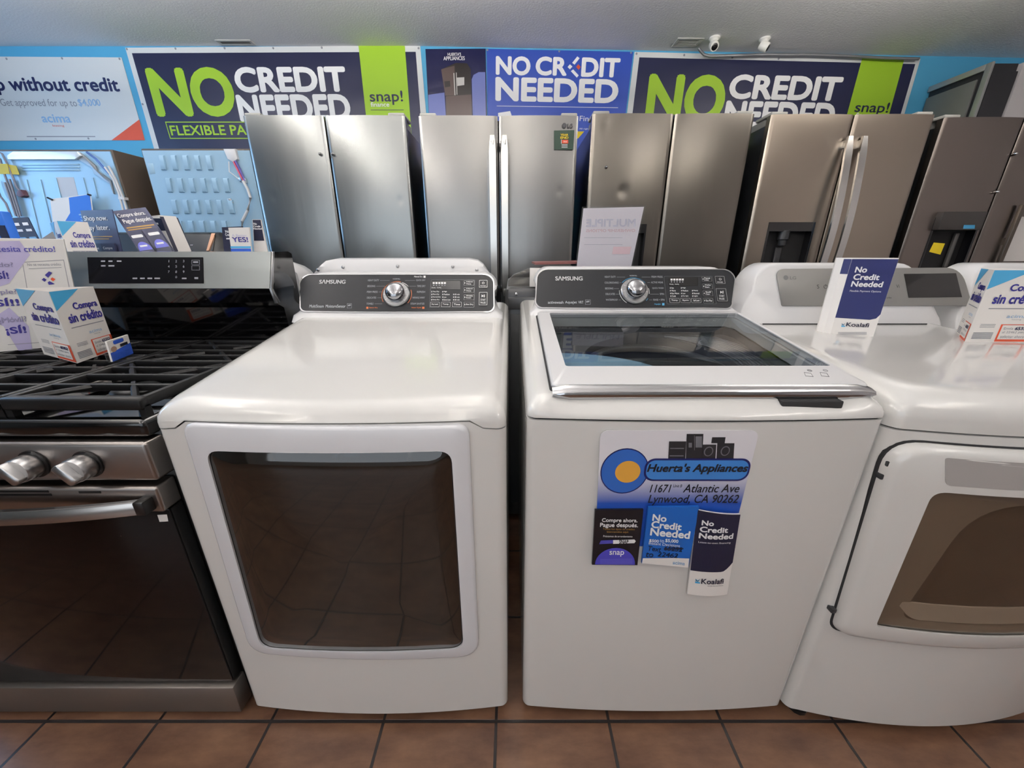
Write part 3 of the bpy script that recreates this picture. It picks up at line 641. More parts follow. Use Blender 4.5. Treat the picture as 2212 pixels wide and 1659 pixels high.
# ================================================================ second row: machines standing back to back behind the front row
def backconsole_washer(xc, label, y0=1.43, hw=0.345, zc=1.185, screws=True):
    r = thing('washing_machine', label, 'washing machine', (xc, y0+0.35, 0), 'white machines turned back to back behind the front row')
    oul = lambda i: [(x, y, 0) for x, y in body_outline(xc-hw, xc+hw, y0+0.02, 2.1, 0.0, 0.012, i)]
    m = MB(); m.loft([[(x, y, z) for x, y, _ in oul(0)] for z in (0.03, 0.93)]+[[(x, y, 0.96) for x, y, _ in oul(0.02)]]); m.obj('cabinet', WHITE, r)
    # console seen from behind: low arch, top slopes away
    pts = [(-hw, 0.955), (-hw, 1.09), (-hw+0.005, 1.132), (-hw+0.028, zc-0.020), (-hw+0.048, zc-0.006), (-hw+0.082, zc)]
    pts = pts+[(-x, z) for x, z in pts[::-1]]
    zm = lambda z, k: z
    R = [[(xc+x, y0, min(z, zc-0.03)) for x, z in pts], [(xc+x*0.998, y0+0.015, z-0.004) for x, z in pts], [(xc+x*0.985, y0+0.06, z) for x, z in pts], [(xc+x*0.97, y0+0.16, z-0.02 if z > 1.1 else z) for x, z in pts], [(xc+x*0.96, y0+0.24, z-0.12 if z > 1.1 else z) for x, z in pts]]
    m = MB(); m.loft(R); m.obj('console', WHITE2, r)
    if screws:
        for px, py in ((687, 583), (741, 577), (859, 575), (978, 576), (1030, 583)):
            p = atY(px, py, y0); k = MB(); k.lathe((p.x, y0+0.002, p.z), (0, -1, 0), [(0.006, 0), (0.006, 0.003), (0.003, 0.005)], 10); k.obj('screw', SILVER, r)
    for dx in (-0.28, 0.28):
        for y in (y0+0.07, 2.03):
            k = MB(); k.lathe((xc+dx, y, 0), (0, 0, 1), [(0.02, 0), (0.02, 0.031)], 10); k.obj('foot', BLACK, r)
    return r
xa = (atY(677, 597, 1.43).x+atY(1061, 597, 1.43).x)/2
backconsole_washer(xa, 'white machine turned away, its screwed console back rising behind the dryer', screws=True, hw=(atY(1061, 597, 1.43).x-atY(677, 597, 1.43).x)/2, zc=atY(860, 557, 1.49).z)
xb = atY(648, 610, 1.43).x
backconsole_washer(xb-0.345, 'white machine turned away between the range and the dryer, mostly hidden', screws=False, zc=1.178)
# dark grey machine behind the washer
r = thing('front_load_machine', 'dark grey machine turned away in the gap behind the two white machines', 'washing machine', (0.31, 1.75, 0))
dz = atY(1130, 621, 1.46).z; dx0 = atY(1091, 650, 1.46).x
m = MB(); m.loft([[(x, y, z) for x, y in body_outline(dx0, 0.66, 1.46, 2.12, 0, 0.012, i)] for z, i in ((0.03, 0), (dz-0.03, 0), (dz-0.008, 0.006), (dz, 0.02))]); m.obj('cabinet', mat('graphite enamel', '3A3B3D', 0.3, coat=0.2), r)
m = MB(); m.box((dx0+0.02, 1.452, 0.1), (0.64, 1.461, dz-0.1), 0.003); m.obj('back_panel', mat('graphite back', '4A4B4D', 0.45), r)
m = MB(); m.box((dx0+0.012, 1.446, dz-0.082), (0.65, 1.462, dz-0.035), 0.004); m.obj('back_rail', mat('graphite enamel', '3A3B3D', 0.3), r)
for x in (1115, 1470):
    p = atY(x, 635, 1.446); k = MB(); k.lathe((p.x, 1.447, p.z), (0, -1, 0), [(0.006, 0), (0.006, 0.003), (0.003, 0.005)], 10); k.obj('screw', CHROME, r)
for x in (dx0+0.07, 0.6):
    for y in (1.53, 2.05): k = MB(); k.lathe((x, y, 0), (0, 0, 1), [(0.02, 0), (0.02, 0.031)], 10); k.obj('foot', BLACK, r)
# clear bag of papers and manuals on top of it
m = MB(); P0 = [atY(x, y, 1.5) for x, y in ((1103, 614), (1112, 585), (1124, 577), (1160, 573))]
zb = dz+0.001
rings = []
for x, w_, h in ((dx0+0.012, 0.04, 0.02), (dx0+0.03, 0.1, 0.045), (dx0+0.09, 0.13, 0.07), (dx0+0.15, 0.14, 0.078), (dx0+0.19, 0.12, 0.05)):
    rings.append([(x, 1.49+0.11*(0.5-0.5*math.cos(0))-w_*0+w_*0.5*(1-math.cos(2*math.pi*k/14)), zb+h*0.5*(1-math.cos(2*math.pi*k/14+0.9))*0.9) for k in range(14)])
m.loft(rings); bg = m.obj('plastic_bag', glassmat('bag film', 'D9D6D2', 0.12, 1.4))
tag(bg, 'clear plastic bag of papers lying on the dark grey machine', 'bag')
m = MB(); m.box((dx0+0.095, 1.475, zb), (dx0+0.185, 1.484, zb+0.07), 0.001); m.obj('paper', PAPER, bg)
F = Frame((0.2, 1.56, zb+0.086), (1, 0, 0.02), (0, 1, 0)); m = MB(); m.slab(F, [(-0.11, -0.02), (0.1, -0.02), (0.1, 0.22), (-0.11, 0.22)], -0.004, 0.004)
tag(m.obj('booklet', mat('booklet maroon', '7A4A48', 0.5)), 'thin reddish booklet lying on the plastic bag behind the washer', 'booklet')
# acrylic standing sign seen from behind
ytop, ybot = 1.545, 1.50
TL, TR, BL, BR = atY(1258, 447, ytop), atY(1395, 443.5, ytop-0.01), atY(1243, 577, ybot), atY(1366, 577, ybot-0.01)
F = Frame(BL, BR-BL, TL-BL)
m = MB(); e = BL-(TL-BL)*0.25; f_ = BR+(BR-TR)*0.25
q = [(F.o-F.o, 0)]
def luv(p): d = p-F.o; return (d.dot(F.x), d.dot(F.y))
ext = lambda a, b_: b_+(b_-a)*((b_.z-zb)/max(a.z-b_.z, 1e-3))
bl2, br2 = ext(TL, BL), ext(TR, BR)
qs = [luv(p) for p in (bl2, br2, TR, TL)]
r = thing('sign_holder', 'clear acrylic sign stand with white sheet seen from behind, above the washer', 'sign', (bl2.x+0.1, bl2.y, zb))
m = MB(); m.slab(F, qs, 0.0025, 0.0045); m.slab(F, qs, -0.006, -0.004); m.obj('acrylic_sheet', ACRYL, r, 0)
m = MB(); m.box((min(bl2.x, br2.x), bl2.y-0.02, zb), (max(bl2.x, br2.x), bl2.y+0.08, zb+0.003)); m.obj('base', ACRYL, r)
qi = [luv(p) for p in (bl2, br2, TR, TL)]; cxy = (sum(a for a, _ in qi)/4, sum(b_ for _, b_ in qi)/4)
m = MB(); m.slab(F, [(cxy[0]+(a-cxy[0])*0.955, cxy[1]+(b_-cxy[1])*0.965) for a, b_ in qi], -0.003, 0.0)
SHEET = mat('translucent sheet', 'F4EFF4', 0.5)
_nt = SHEET.node_tree; _tr = _nt.nodes.new('ShaderNodeBsdfTranslucent'); _tr.inputs[0].default_value = hexc('EFEAF0'); _mx = _nt.nodes.new('ShaderNodeMixShader'); _mx.inputs[0].default_value = 0.42
_nt.links.new(_nt.nodes['Principled BSDF'].outputs[0], _mx.inputs[1]); _nt.links.new(_tr.outputs[0], _mx.inputs[2]); _nt.links.new(_mx.outputs[0], _nt.nodes['Material Output'].inputs[0]); sh = m.obj('sheet', SHEET, r, 0)
FAINT = mat('show-through print', 'B9B7C6', 0.5); FAINTR = mat('show-through red', 'D2B4BA', 0.5); FAINTG = mat('show-through grey', 'B5B2BE', 0.5)
t = MB(); t.ptext(F, 'MULTIPLE', 1266, 473, 1373, 490, bold=0.03, flip=True, d=0.0006); t.ptext(F, 'OWNERSHIP OPTIONS', 1266, 495, 1372, 501.5, bold=0.02, flip=True, d=0.0006, mi=1)
t.ppoly(F, [(1325, 533), (1364, 533), (1360, 549), (1322, 549)], 0.0006, 1)
for y in (513, 528): t.ppoly(F, [(1262, y), (1345, y), (1344, y+1), (1262, y+1)], 0.0006, 2)
t.obj('lettering', [FAINT, FAINTR, FAINTG], r, 0)
# black machine facing us behind the range
r = thing('washing_machine', 'black machine behind the range, its angled console showing over the backguard', 'washing machine', (-1.87, 1.9, 0))
bx0_, bx1_ = -2.28, -1.54
m = MB(); m.loft([[(x, y, z) for x, y in body_outline(bx0_, bx1_, 1.5, 2.28, 0, 0.02, i)] for z, i in ((0.03, 0), (1.06, 0), (1.083, 0.008), (1.09, 0.03))]); m.obj('cabinet', BLACKG, r)
A = atY(262, 545, 2.1).x; B = atY(462, 500, 2.1).x; zt = atY(400, 502, 2.14).z
pr = [(2.00, 1.092), (2.02, 1.14), (2.11, zt-0.01), (2.13, zt), (2.22, zt-0.01), (2.26, 1.092)]
m = MB(); m.loft([[(x+(0.0 if 0 < i < 3 else (0.02 if i == 0 else 0.02)), y, z if 0 < i < 3 else 1.092+(z-1.092)*0.5) for y, z in pr] for i, x in enumerate((A-0.03, A-0.01, B+0.01, B+0.05))]); m.obj('console', BLACK, r)
F = Frame((A, 2.02, 1.14), (1, 0, 0), (0, 0.09, zt-0.15-1.0)); F = Frame((A, 2.0195, 1.1405), (1, 0, 0), (0, 0.09, zt-1.15))
L = math.hypot(0.09, zt-1.15)
t = MB(); t.slab(F, rrect(0.0, 0.01, B-A, L-0.004, 0.012), 0.0, 0.003); o = t.obj('control_panel', mat('black glass', '0B0A0B', 0.1, coat=0.5), r, 0)
t = MB()
for k in range(5): t.poly(F, [(0.28+0.03*k, L*0.62), (0.295+0.03*k, L*0.62), (0.295+0.03*k, L*0.62+0.006), (0.28+0.03*k, L*0.62+0.006)], 0.004)
for k in range(5): t.poly(F, [(0.22+0.035*k, L*0.4), (0.235+0.035*k, L*0.4), (0.235+0.035*k, L*0.4+0.006), (0.22+0.035*k, L*0.4+0.006)], 0.004)
t.obj('button_marks', GREYI, o, 0)
t = MB(); t.slab(F, [(B-A-0.030, L*0.45), (B-A-0.018, L*0.45), (B-A+0.002, L), (B-A-0.018, L)], 0.002, 0.007); t.obj('end_trim', mat('rose gold trim', 'D9A98A', 0.25, metal=0.9), r)
m = MB(); m.box((bx0_+0.06, 1.53, 1.09), (bx1_-0.06, 1.98, 1.102), 0.005); m.obj('lid', mat('smoked lid', '1A191A', 0.12, coat=0.5), r)
for x in (bx0_+0.07, bx1_-0.07):
    for y in (1.58, 2.2): k = MB(); k.lathe((x, y, 0), (0, 0, 1), [(0.02, 0), (0.02, 0.031)], 10); k.obj('foot', BLACK, r)
# ================================================================ leaflets and displays standing on the second row
def lf(F, u0, v0, u1, v1): return [(u0, v0), (u1, v0), (u1, v1), (u0, v1)]
def credit_face(F, w, h, parent, full=True):
    """print on one face of a Compra sin credito display (face runs 0..w, 0..h)"""
    U = lambda a: a*w; V = lambda a: a*h
    t = MB(); t.poly(F, [(0.001, h-0.001), (U(0.0)+0.001, V(0.74)), (U(0.62), h-0.001)]); t.obj('blue_triangle', LBLUE, parent, 0)
    t = MB(); t.text(F, 'Compra', (U(0.36), V(0.69), U(0.93), V(0.815)), bold=0.032); t.text(F, 'sin crédito', (U(0.17), V(0.545), U(0.96), V(0.68)), bold=0.032); t.obj('headline_lettering', mat('display indigo ink', '2E2A86', 0.5), parent, 0)
    t = MB(); t.poly(F, lf(F, U(0.16), V(0.475), U(0.94), V(0.487)), mi=1); t.text(F, 'acima', (U(0.5), V(0.35), U(0.82), V(0.395))); t.text(F, 'leasing', (U(0.6), V(0.318), U(0.75), V(0.335)), mi=1)
    for k in range(3): t.poly(F, lf(F, U(0.14), V(0.215+0.02*k), U(0.38), V(0.222+0.02*k)), mi=1)
    for k in range(5): t.poly(F, lf(F, U(0.08), V(0.05+0.02*k), U(0.40), V(0.062+0.02*k)), mi=1)
    t.obj('fine_print', [PALEB, GREYI], parent, 0)
    t = MB(); t.poly(F, lf(F, U(0.47), V(0.012), U(0.999), V(0.26)), 0.0006, 0); t.poly(F, lf(F, U(0.495), V(0.045), U(0.94), V(0.25)), 0.0012, 1); t.obj('offer_box', [REDI, PAPER], parent, 0)
    t = MB(); t.text(F, 'Envía', (U(0.53), V(0.185), U(0.68), V(0.22)), d=0.0018); t.text(F, '65352', (U(0.71), V(0.18), U(0.92), V(0.225)), bold=0.02, d=0.0018, mi=1)
    t.text(F, 'al 22462 para', (U(0.53), V(0.125), U(0.9), V(0.165)), d=0.0018); t.text(F, 'solicitar ahora.', (U(0.53), V(0.065), U(0.92), V(0.105)), d=0.0018); t.obj('offer_lettering', [GREYI, NAVY], parent, 0)
def credit_display(label, A, B, C_, z0, h):
    """three-sided card display, its front edge A, right foot B, left foot C"""
    r = thing('card_display', label, 'card display', (A[0], A[1], z0), 'white three sided finance displays')
    ctr = Vector(((A[0]+B[0]+C_[0])/3, (A[1]+B[1]+C_[1])/3, 0))
    P = [Vector((*q, 0)) for q in (A, B, C_)]; I = [p+(ctr-p)*0.03 for p in P]; zv = lambda p, z: (p.x, p.y, z)
    m = MB(); m.loft([[zv(p, z0) for p in P], [zv(p, z0+h) for p in P], [zv(p, z0+h) for p in I], [zv(p, z0+0.002) for p in I]], False, True)
    m.obj('card', PAPER, r, 0)
    F = Frame((*A, z0), P[1]-P[0], (0, 0, 1)); credit_face(F, (P[1]-P[0]).length, h, r)
    F = Frame((*C_, z0), P[0]-P[2], (0, 0, 1)); credit_face(F, (P[0]-P[2]).length, h, r)
    return r
ZM = 1.0905   # top of the black machine
ZL = 1.103    # its lid
def stand_pts(px0, px1, Y, z0):
    return Vector((atY(px0, 520, Y).x, Y, z0)), Vector((atY(px1, 520, Y).x, Y, z0))
# small white display, far left
a = atY(138, 520, 1.62); b_ = atY(187, 520, 1.66); c = atY(116, 520, 1.72)
ht = atY(160, 478, 1.65).z-ZL
credit_display('small white Compra sin crédito display behind the range, left of the dark leaflet racks', (a.x, 1.62), (b_.x, 1.69), (c.x-0.01, 1.74), ZL, ht)
DARKC = mat('slate card', '3A3D58', 0.4); DARKC2 = mat('deep slate card', '272A45', 0.4)
def rack(label, px0, px1, ytop, Y0, Y1, title, skew):
    a, b_ = stand_pts(px0, px1, Y0, ZL); b_ = Vector((atY(px1, 520, Y1).x, Y1, ZL)); h = atY((px0+px1)/2, ytop, (Y0+Y1)/2).z-ZL
    r = thing('leaflet_rack', label, 'leaflet rack', tuple(a), 'dark leaflet racks behind the range')
    F = Frame(a, b_-a, (0, 0.08, 1)); w = (b_-a).length
    m = MB(); m.slab(F, lf(F, 0, 0, w, h), -0.004, 0.0); m.obj('back_card', DARKC, r, 0)
    m = MB(); m.slab(F, lf(F, 0.003, 0.0, w*0.97, 0.02), 0.0, 0.022); m.obj('pocket', ACRYL, r, 0)
    t = MB()
    for k, line in enumerate(title): t.text(F, line, (w*0.06, h*(0.82-0.14*k), w*0.8, h*(0.92-0.14*k)), bold=0.02, d=0.001)
    t.obj('title_lettering', INKW, r, 0)
    t = MB(); t.poly(F, lf(F, w*0.08, h*0.60, w*0.82, h*0.615), 0.001); t.poly(F, lf(F, w*0.08, h*0.565, w*0.7, h*0.58), 0.001); t.obj('tagline', mat('ochre ink', 'B08A4A', 0.5), r, 0)
    for k, u in enumerate((0.05, 0.50)):
        m = MB(); m.slab(F, lf(F, w*u, 0.004, w*(u+0.42), h*0.50), 0.004+0.003*k, 0.010+0.003*k); lo = m.obj('leaflet', DARKC2, r, 0)
        t = MB(); d = 0.0108+0.003*k
        t.poly(F, [(w*(u+0.21)+w*0.19*math.cos(math.pi*i/12), 0.006+h*0.15*math.sin(math.pi*i/12)) for i in range(13)], d, 0)
        t.poly(F, lf(F, w*(u+0.05), h*0.24, w*(u+0.37), h*0.275), d, 1); t.text(F, ('Pague', 'Compre')[k], (w*(u+0.05), h*0.40, w*(u+0.34), h*0.45), d=d, mi=1); t.text(F, 'snap', (w*(u+0.1), h*0.07, w*(u+0.32), h*0.11), d=d+0.0004, mi=1)
        t.obj('leaflet_print', [mat('periwinkle ink', '6A6CC8', 0.5), INKW], lo, 0)
    return r
rack('upright dark Shop now Pay later leaflet rack behind the range', 183, 251, 452, 1.78, 1.74, ('Shop now.', 'Pay later.'), 0)
a = Vector((atY(252, 520, 1.73).x, 1.73, ZL))
# tilted rack: its foot to the right of its head
r = thing('leaflet_rack', 'dark Compre ahora leaflet rack leaning to the right behind the range', 'leaflet rack', tuple(a), 'dark leaflet racks behind the range')
TLp, TRp, BLp, BRp = atY(243, 456, 1.80), atY(306, 447, 1.84), atY(302, 545, 1.74), atY(372, 535, 1.78)
F = Frame(BLp, BRp-BLp, TLp-BLp)
vb = -(min(BLp.z, BRp.z)-ZL)/(TLp.z-BLp.z)
class QF:
    """skewed card face: u, v run 0..1 between its corners"""
    def __init__(s, o, ex, ey): s.o, s.ex, s.ey = o, ex, ey; s.n = ex.cross(ey).normalized()
    def w(s, u, v, d=0.0): return s.o+s.ex*u+s.ey*v+s.n*d
F = QF(BLp, BRp-BLp, TLp-BLp)
m = MB(); m.slab(F, lf(F, 0, vb, 1, 1), -0.004, 0.0); m.obj('back_card', DARKC, r, 0)
m = MB(); m.slab(F, lf(F, 0.02, vb, 0.98, 0.08), 0.0, 0.02); m.obj('pocket', ACRYL, r, 0)
t = MB(); t.text(F, 'Compre ahora.', (0.05, 0.80, 0.88, 0.92), bold=0.02, d=0.001); t.text(F, 'Pague después.', (0.10, 0.65, 0.96, 0.78), bold=0.02, d=0.001); t.poly(F, lf(F, 0.08, 0.56, 0.92, 0.59), 0.001, 1); t.poly(F, lf(F, 0.08, 0.51, 0.8, 0.535), 0.001, 1); t.obj('title_lettering', [INKW, mat('ochre ink', 'B08A4A', 0.5)], r, 0)
for k, u in enumerate((0.04, 0.56)):
    m = MB(); m.slab(F, lf(F, u, vb+0.03, u+0.42, 0.46), 0.004+0.003*k, 0.009+0.003*k); lo = m.obj('leaflet', DARKC2, r, 0); d = 0.0098+0.003*k
    t = MB(); t.poly(F, [(u+0.21+0.2*math.cos(math.pi*i/12), 0.0+0.2*math.sin(math.pi*i/12)) for i in range(13)], d, 0); t.poly(F, rrect(u+0.04, 0.30, u+0.38, 0.37, 0.03), d, 1); t.poly(F, lf(F, u+0.1, 0.08, u+0.32, 0.12), d+0.0004, 1)
    t.obj('leaflet_print', [mat('periwinkle ink', '6A6CC8', 0.5), INKW], lo, 0)
# white and navy box behind the leaning rack
a = atY(331, 468, 1.86); zt = a.z; b_ = atY(358, 464, 1.9)
r = thing('leaflet_box', 'navy and white leaflet box just right of the leaning dark rack', 'leaflet box', (a.x, 1.86, ZM))
m = MB(); x0, x1 = atY(322, 500, 1.86).x, atY(372, 500, 1.86).x; m.loft([[(x0, 1.86, ZM), (x1, 1.86, ZM), (x1+0.03, 1.93, ZM), (x0+0.02, 1.93, ZM)], [(x0-0.04, 1.88, zt), (x1-0.06, 1.88, zt+0.008), (x1-0.03, 1.94, zt+0.008), (x0-0.02, 1.94, zt)]]); m.obj('box', PAPER, r, 0)
F = QF(Vector((x0, 1.86, ZM)), Vector((x1-x0, 0, 0)), Vector((-0.04, 0.02, zt-ZM)))
t = MB(); t.poly(F, lf(F, 0.02, 0.78, 0.9, 0.98), 0.001); t.obj('navy_band', NAVYD, r, 0); t = MB(); t.poly(F, lf(F, 0.1, 0.88, 0.7, 0.91), 0.002); t.obj('lettering', INKW, r, 0)
F = QF(Vector((x1, 1.86, ZM)), Vector((0.03, 0.07, 0)), Vector((-0.06, 0.02, zt+0.008-ZM))); t = MB(); t.poly(F, lf(F, 0.02, 0.02, 0.98, 0.98), 0.001); t.obj('navy_side', NAVYD, r, 0)
# black and light blue double leaflet at the left edge
TLp, TRp, BLp, BRp = atY(20, 471, 1.70), atY(65, 466, 1.70), atY(42, 517, 1.64), atY(86, 513, 1.64)
e = (BLp.z-ZL)/(TLp.z-BLp.z); BLp = BLp+(BLp-TLp)*e; BRp = BRp+(BRp-TRp)*e
r = thing('leaflet_rack', 'black rack with two light blue leaflets near the left edge behind the range', 'leaflet rack', (BLp.x, BLp.y, ZL), 'dark leaflet racks behind the range')
F = QF(BLp, BRp-BLp, TLp-BLp)
m = MB(); m.slab(F, lf(F, 0, 0, 1, 1), -0.004, 0.0); m.obj('back_card', NAVYD, r, 0)
for u in (0.06, 0.60): m = MB(); m.slab(F, lf(F, u, 0.0, u+0.34, 0.66), 0.0, 0.004); m.obj('leaflet', mat('faded blue leaflet', '6FA3CC', 0.4), r, 0)
t = MB()
for u in (0.08, 0.56): t.poly(F, lf(F, u, 0.86, u+0.3, 0.91), 0.001); t.poly(F, lf(F, u+0.03, 0.76, u+0.33, 0.8), 0.001)
t.obj('lettering', INKW, r, 0)
a = atY(0, 456, 1.56)
m = MB(); m.box((a.x-0.12, 1.56, ZL), (atY(15, 490, 1.56).x, 1.59, atY(0, 456, 1.56).z), 0.004); o = m.obj('leaflet_box', mat('vivid blue print', '2E6FD0', 0.5)); tag(o, 'bright blue leaflet box cut by the left edge of the photo', 'leaflet box')
m = MB(); F = Frame((a.x, 1.5595, ZL), (1, 0, 0), (0, 0, 1)); q = atY(12, 490, 1.56).x-a.x; m.slab(F, lf(F, q-0.03, 0.02, q, 0.2), 0, 0.004); m.obj('dark_leaflet', NAVYD, o, 0)
a = atY(86, 510, 1.88); b_ = atY(126, 500, 1.88)
m = MB(); x0, x1 = a.x, b_.x; zt = b_.z
m.loft([[(x0, 1.88, ZM), (x1+0.02, 1.88, ZM), (x1+0.02, 1.98, ZM), (x0, 1.98, ZM)], [(x0, 1.885, zt-0.03), (x1+0.02, 1.885, zt-0.03), (x1+0.02, 1.98, zt-0.03), (x0, 1.98, zt-0.03)], [(x0+0.03, 1.91, zt), (x1, 1.91, zt), (x1, 1.98, zt), (x0+0.03, 1.98, zt)]])
o = m.obj('card_reader', mat('warm grey plastic', '6F6862', 0.5), None, 30); tag(o, 'small grey plastic box with a pale slot between blue leaflets and white display', 'box')
F = Frame((x0, 1.8845, zt-0.06), (1, 0, 0), (0, 0, 1)); t = MB(); t.poly(F, lf(F, 0.03, 0.018, x1-x0-0.005, 0.024)); t.obj('slot', INKW, o, 0)
# leaflets on the hidden white machine near the range's right end
ZW = 1.1785; YW = 1.52
zbk = 1.06
def upright(label, pxs, Y, base_col, name='leaflet', d=0.006, z0=None):
    P = [atY(x, y, Y) for x, y in pxs]; z0 = z0 if z0 is not None else min(p.z for p in P)
    F = Frame((P[0].x, Y, z0), (1, 0, 0), (0, 0, 1)); m = MB(); m.slab(F, [(p.x-P[0].x, max(p.z, z0)-z0) for p in P], -d, 0.0); o = m.obj(name, base_col, None, 0)
    tag(o, label, 'leaflet', 'small leaflets beside the range backguard'); return o, F
zs2 = 1.178
o, F = upright('small navy leaflet tucked behind the white YES! card', [(484, 545), (528, 545), (523, 489), (479, 491)], 1.56, NAVYD, z0=zs2)
t = MB(); t.ptext(F, 'No', 487, 497, 496, 503, bold=0.03); t.ptext(F, 'Credit', 487, 504, 500, 510, bold=0.03); t.poly(F, [F.px(*q) for q in ((489, 514), (500, 514), (500, 517), (489, 517))]); t.obj('lettering', INKW, o, 0)
o, F = upright('white A Better YES! card beside the range backguard', [(500, 545), (543, 545), (538, 491), (493, 492)], 1.53, PAPER, z0=zs2)
t = MB(); t.ptext(F, 'YES!', 502, 512, 536, 523, bold=0.02); t.obj('yes_lettering', INDIGO, o, 0); t = MB(); t.ptext(F, 'A Better', 501, 506, 533, 511); t.lathe if False else None; t.obj('faint_lettering', mat('pale lilac ink', 'C5C0DA', 0.5), o, 0)
t = MB(); t.poly(F, [F.px(*q) for q in ((498, 532), (542, 532), (542, 536), (498, 536))], mi=1); t.poly(F, [F.px(*q) for q in ((499, 537), (542, 537), (543, 544), (499, 544))]); t.obj('blue_band', [BLUEI, LBLUE], o, 0)
o, F = upright('navy and white No Credit Needed leaflet in front of the leftmost stainless refrigerator', [(549, 545), (578, 545), (563, 474), (545, 474)], 1.58, PAPER, z0=zs2)
t = MB(); t.poly(F, [F.px(*q) for q in ((546, 475), (563, 475), (571, 520), (549, 520))]); t.obj('navy_field', NAVYD, o, 0)
t = MB(); t.ptext(F, 'No', 548, 481, 555, 486, bold=0.03, d=0.0012); t.ptext(F, 'Credit', 548, 487, 563, 491, bold=0.03, d=0.0012); t.ptext(F, 'Needed', 548, 492, 566, 496, bold=0.03, d=0.0012); t.obj('lettering', INKW, o, 0)
m = MB(); p0, p1 = atZ(432, 543.5, zs2+0.012), atZ(484, 542, zs2+0.012)
F = Frame((-1.17, 1.50, zs2+0.002), (1, 0.1, 0), (0, 1, 0.12)); m.slab(F, lf(F, -0.16, 0, 0.02, 0.16), -0.001, 0.0); m.slab(F, lf(F, -0.16, 0.0, -0.12, 0.16), 0.0, 0.0006, 1)
tag(m.obj('paper_sheet', [mat('pale blue paper', 'CFE4EE', 0.5), LBLUE], None, 0), 'pale blue sheet lying just behind the range backguard', 'paper')

# ================================================================ front row: gas range
RL, RR = -1.495, -0.737
r_ = thing('gas_range', 'black and stainless gas range at the left edge with cast iron grates', 'gas range', ((RL+RR)/2, 0.98, 0))
RS = mat('range steel', 'A09A96', 0.3, metal=1.0, aniso=0.4); RG = mat('oven glass', '070404', 0.06, spec=0.35); IRON = mat('cast iron', '0D0D0E', 0.42, spec=0.3); RB = mat('range black', '09090A', 0.3)
m = MB(); m.box((RL, 0.70, 0.02), (RR, 1.32, 0.872), 0.004); m.obj('body', RB, r_)
m = MB(); m.box((RL+0.002, 0.655, 0.02), (RR+0.0, 0.70, 0.118), 0.004); m.obj('drawer', mat('drawer steel', '8C8580', 0.42, metal=0.9), r_)
# oven door
m = MB(); m.box((RL+0.003, 0.668, 0.125), (RR-0.003, 0.70, 0.679), 0.004); dr = m.obj('oven_door', RB, r_)
m = MB(); m.box((RL+0.004, 0.664, 0.13), (RR-0.004, 0.669, 0.679), 0.002); m.obj('door_glass', RG, dr)
m = MB(); m.box((RL+0.003, 0.652, 0.680), (RR-0.002, 0.70, 0.742), 0.006, 3); m.obj('door_top', RS, dr)
m = MB()
for x0, x1, z in ((-1.07, -0.963, 0.734), (-1.07, -0.96, 0.726), (-0.9, -0.855, 0.732), (-1.38, -1.2, 0.732)): m.box((x0, 0.6508, z-0.0025), (x1, 0.653, z+0.0025))
m.obj('vent_slot', BLACK, dr)
# bowed handle
m = MB(); hx0, hx1 = RL+0.03, RR-0.022; rings = []
for k in range(25):
    t = k/24; x = hx0+(hx1-hx0)*t; bow = 1-(2*t-1)**2; y = 0.640-0.030*bow; zc = 0.708-0.006*bow
    rings.append([(x, y-0.004, zc+0.014), (x, y-0.007, zc+0.010), (x, y-0.008, zc-0.016), (x, y-0.004, zc-0.020), (x, y+0.006, zc-0.018), (x, y+0.007, zc+0.012)])
m.loft(rings); m.obj('handle', mat('handle steel', 'C9C4C0', 0.2, metal=1.0), dr)
for x in (hx0+0.004, hx1-0.004): m = MB(); m.box((x-0.011, 0.628, 0.690), (x+0.011, 0.656, 0.722), 0.004); m.obj('handle_bracket', BLACK, dr)
F = Frame((0, 0.6635, 0.5), (1, 0, 0), (0, 0, 1)); t = MB(); t.ppoly(F, [(340, 1112), (361, 1111), (364, 1126), (345, 1127)], 0.0004); t.obj('sticker', PAPER, dr, 0)
# control panel
m = MB(); m.box((RL+0.001, 0.66, 0.752), (RR, 0.72, 0.842), 0.008, 3); cp = m.obj('control_panel', RS, r_)
for x in (-0.865, -0.975, -1.115, -1.255, -1.365):
    c = (x, 0.6595, 0.795); kb = MB(); kb.lathe(c, (0, -1, 0), [(0.030, 0), (0.030, 0.003)], 28); kb.obj('knob_ring', BLACK, cp)
    kb = MB(); kb.lathe(c, (0, -1, 0), [(0.024, 0.003), (0.026, 0.008), (0.0255, 0.028), (0.024, 0.032)], 28)
    a = math.radians(35 if x > -1 else 20); F = Frame((c[0], c[1]-0.032, c[2]), (math.cos(a), 0, math.sin(a)), (-math.sin(a), 0, math.cos(a)))
    kb.slab(F, rrect(-0.010, -0.0235, 0.010, 0.0235, 0.006), -0.002, 0.014, 0, 0.003); kb.obj('knob', SILVER, cp)
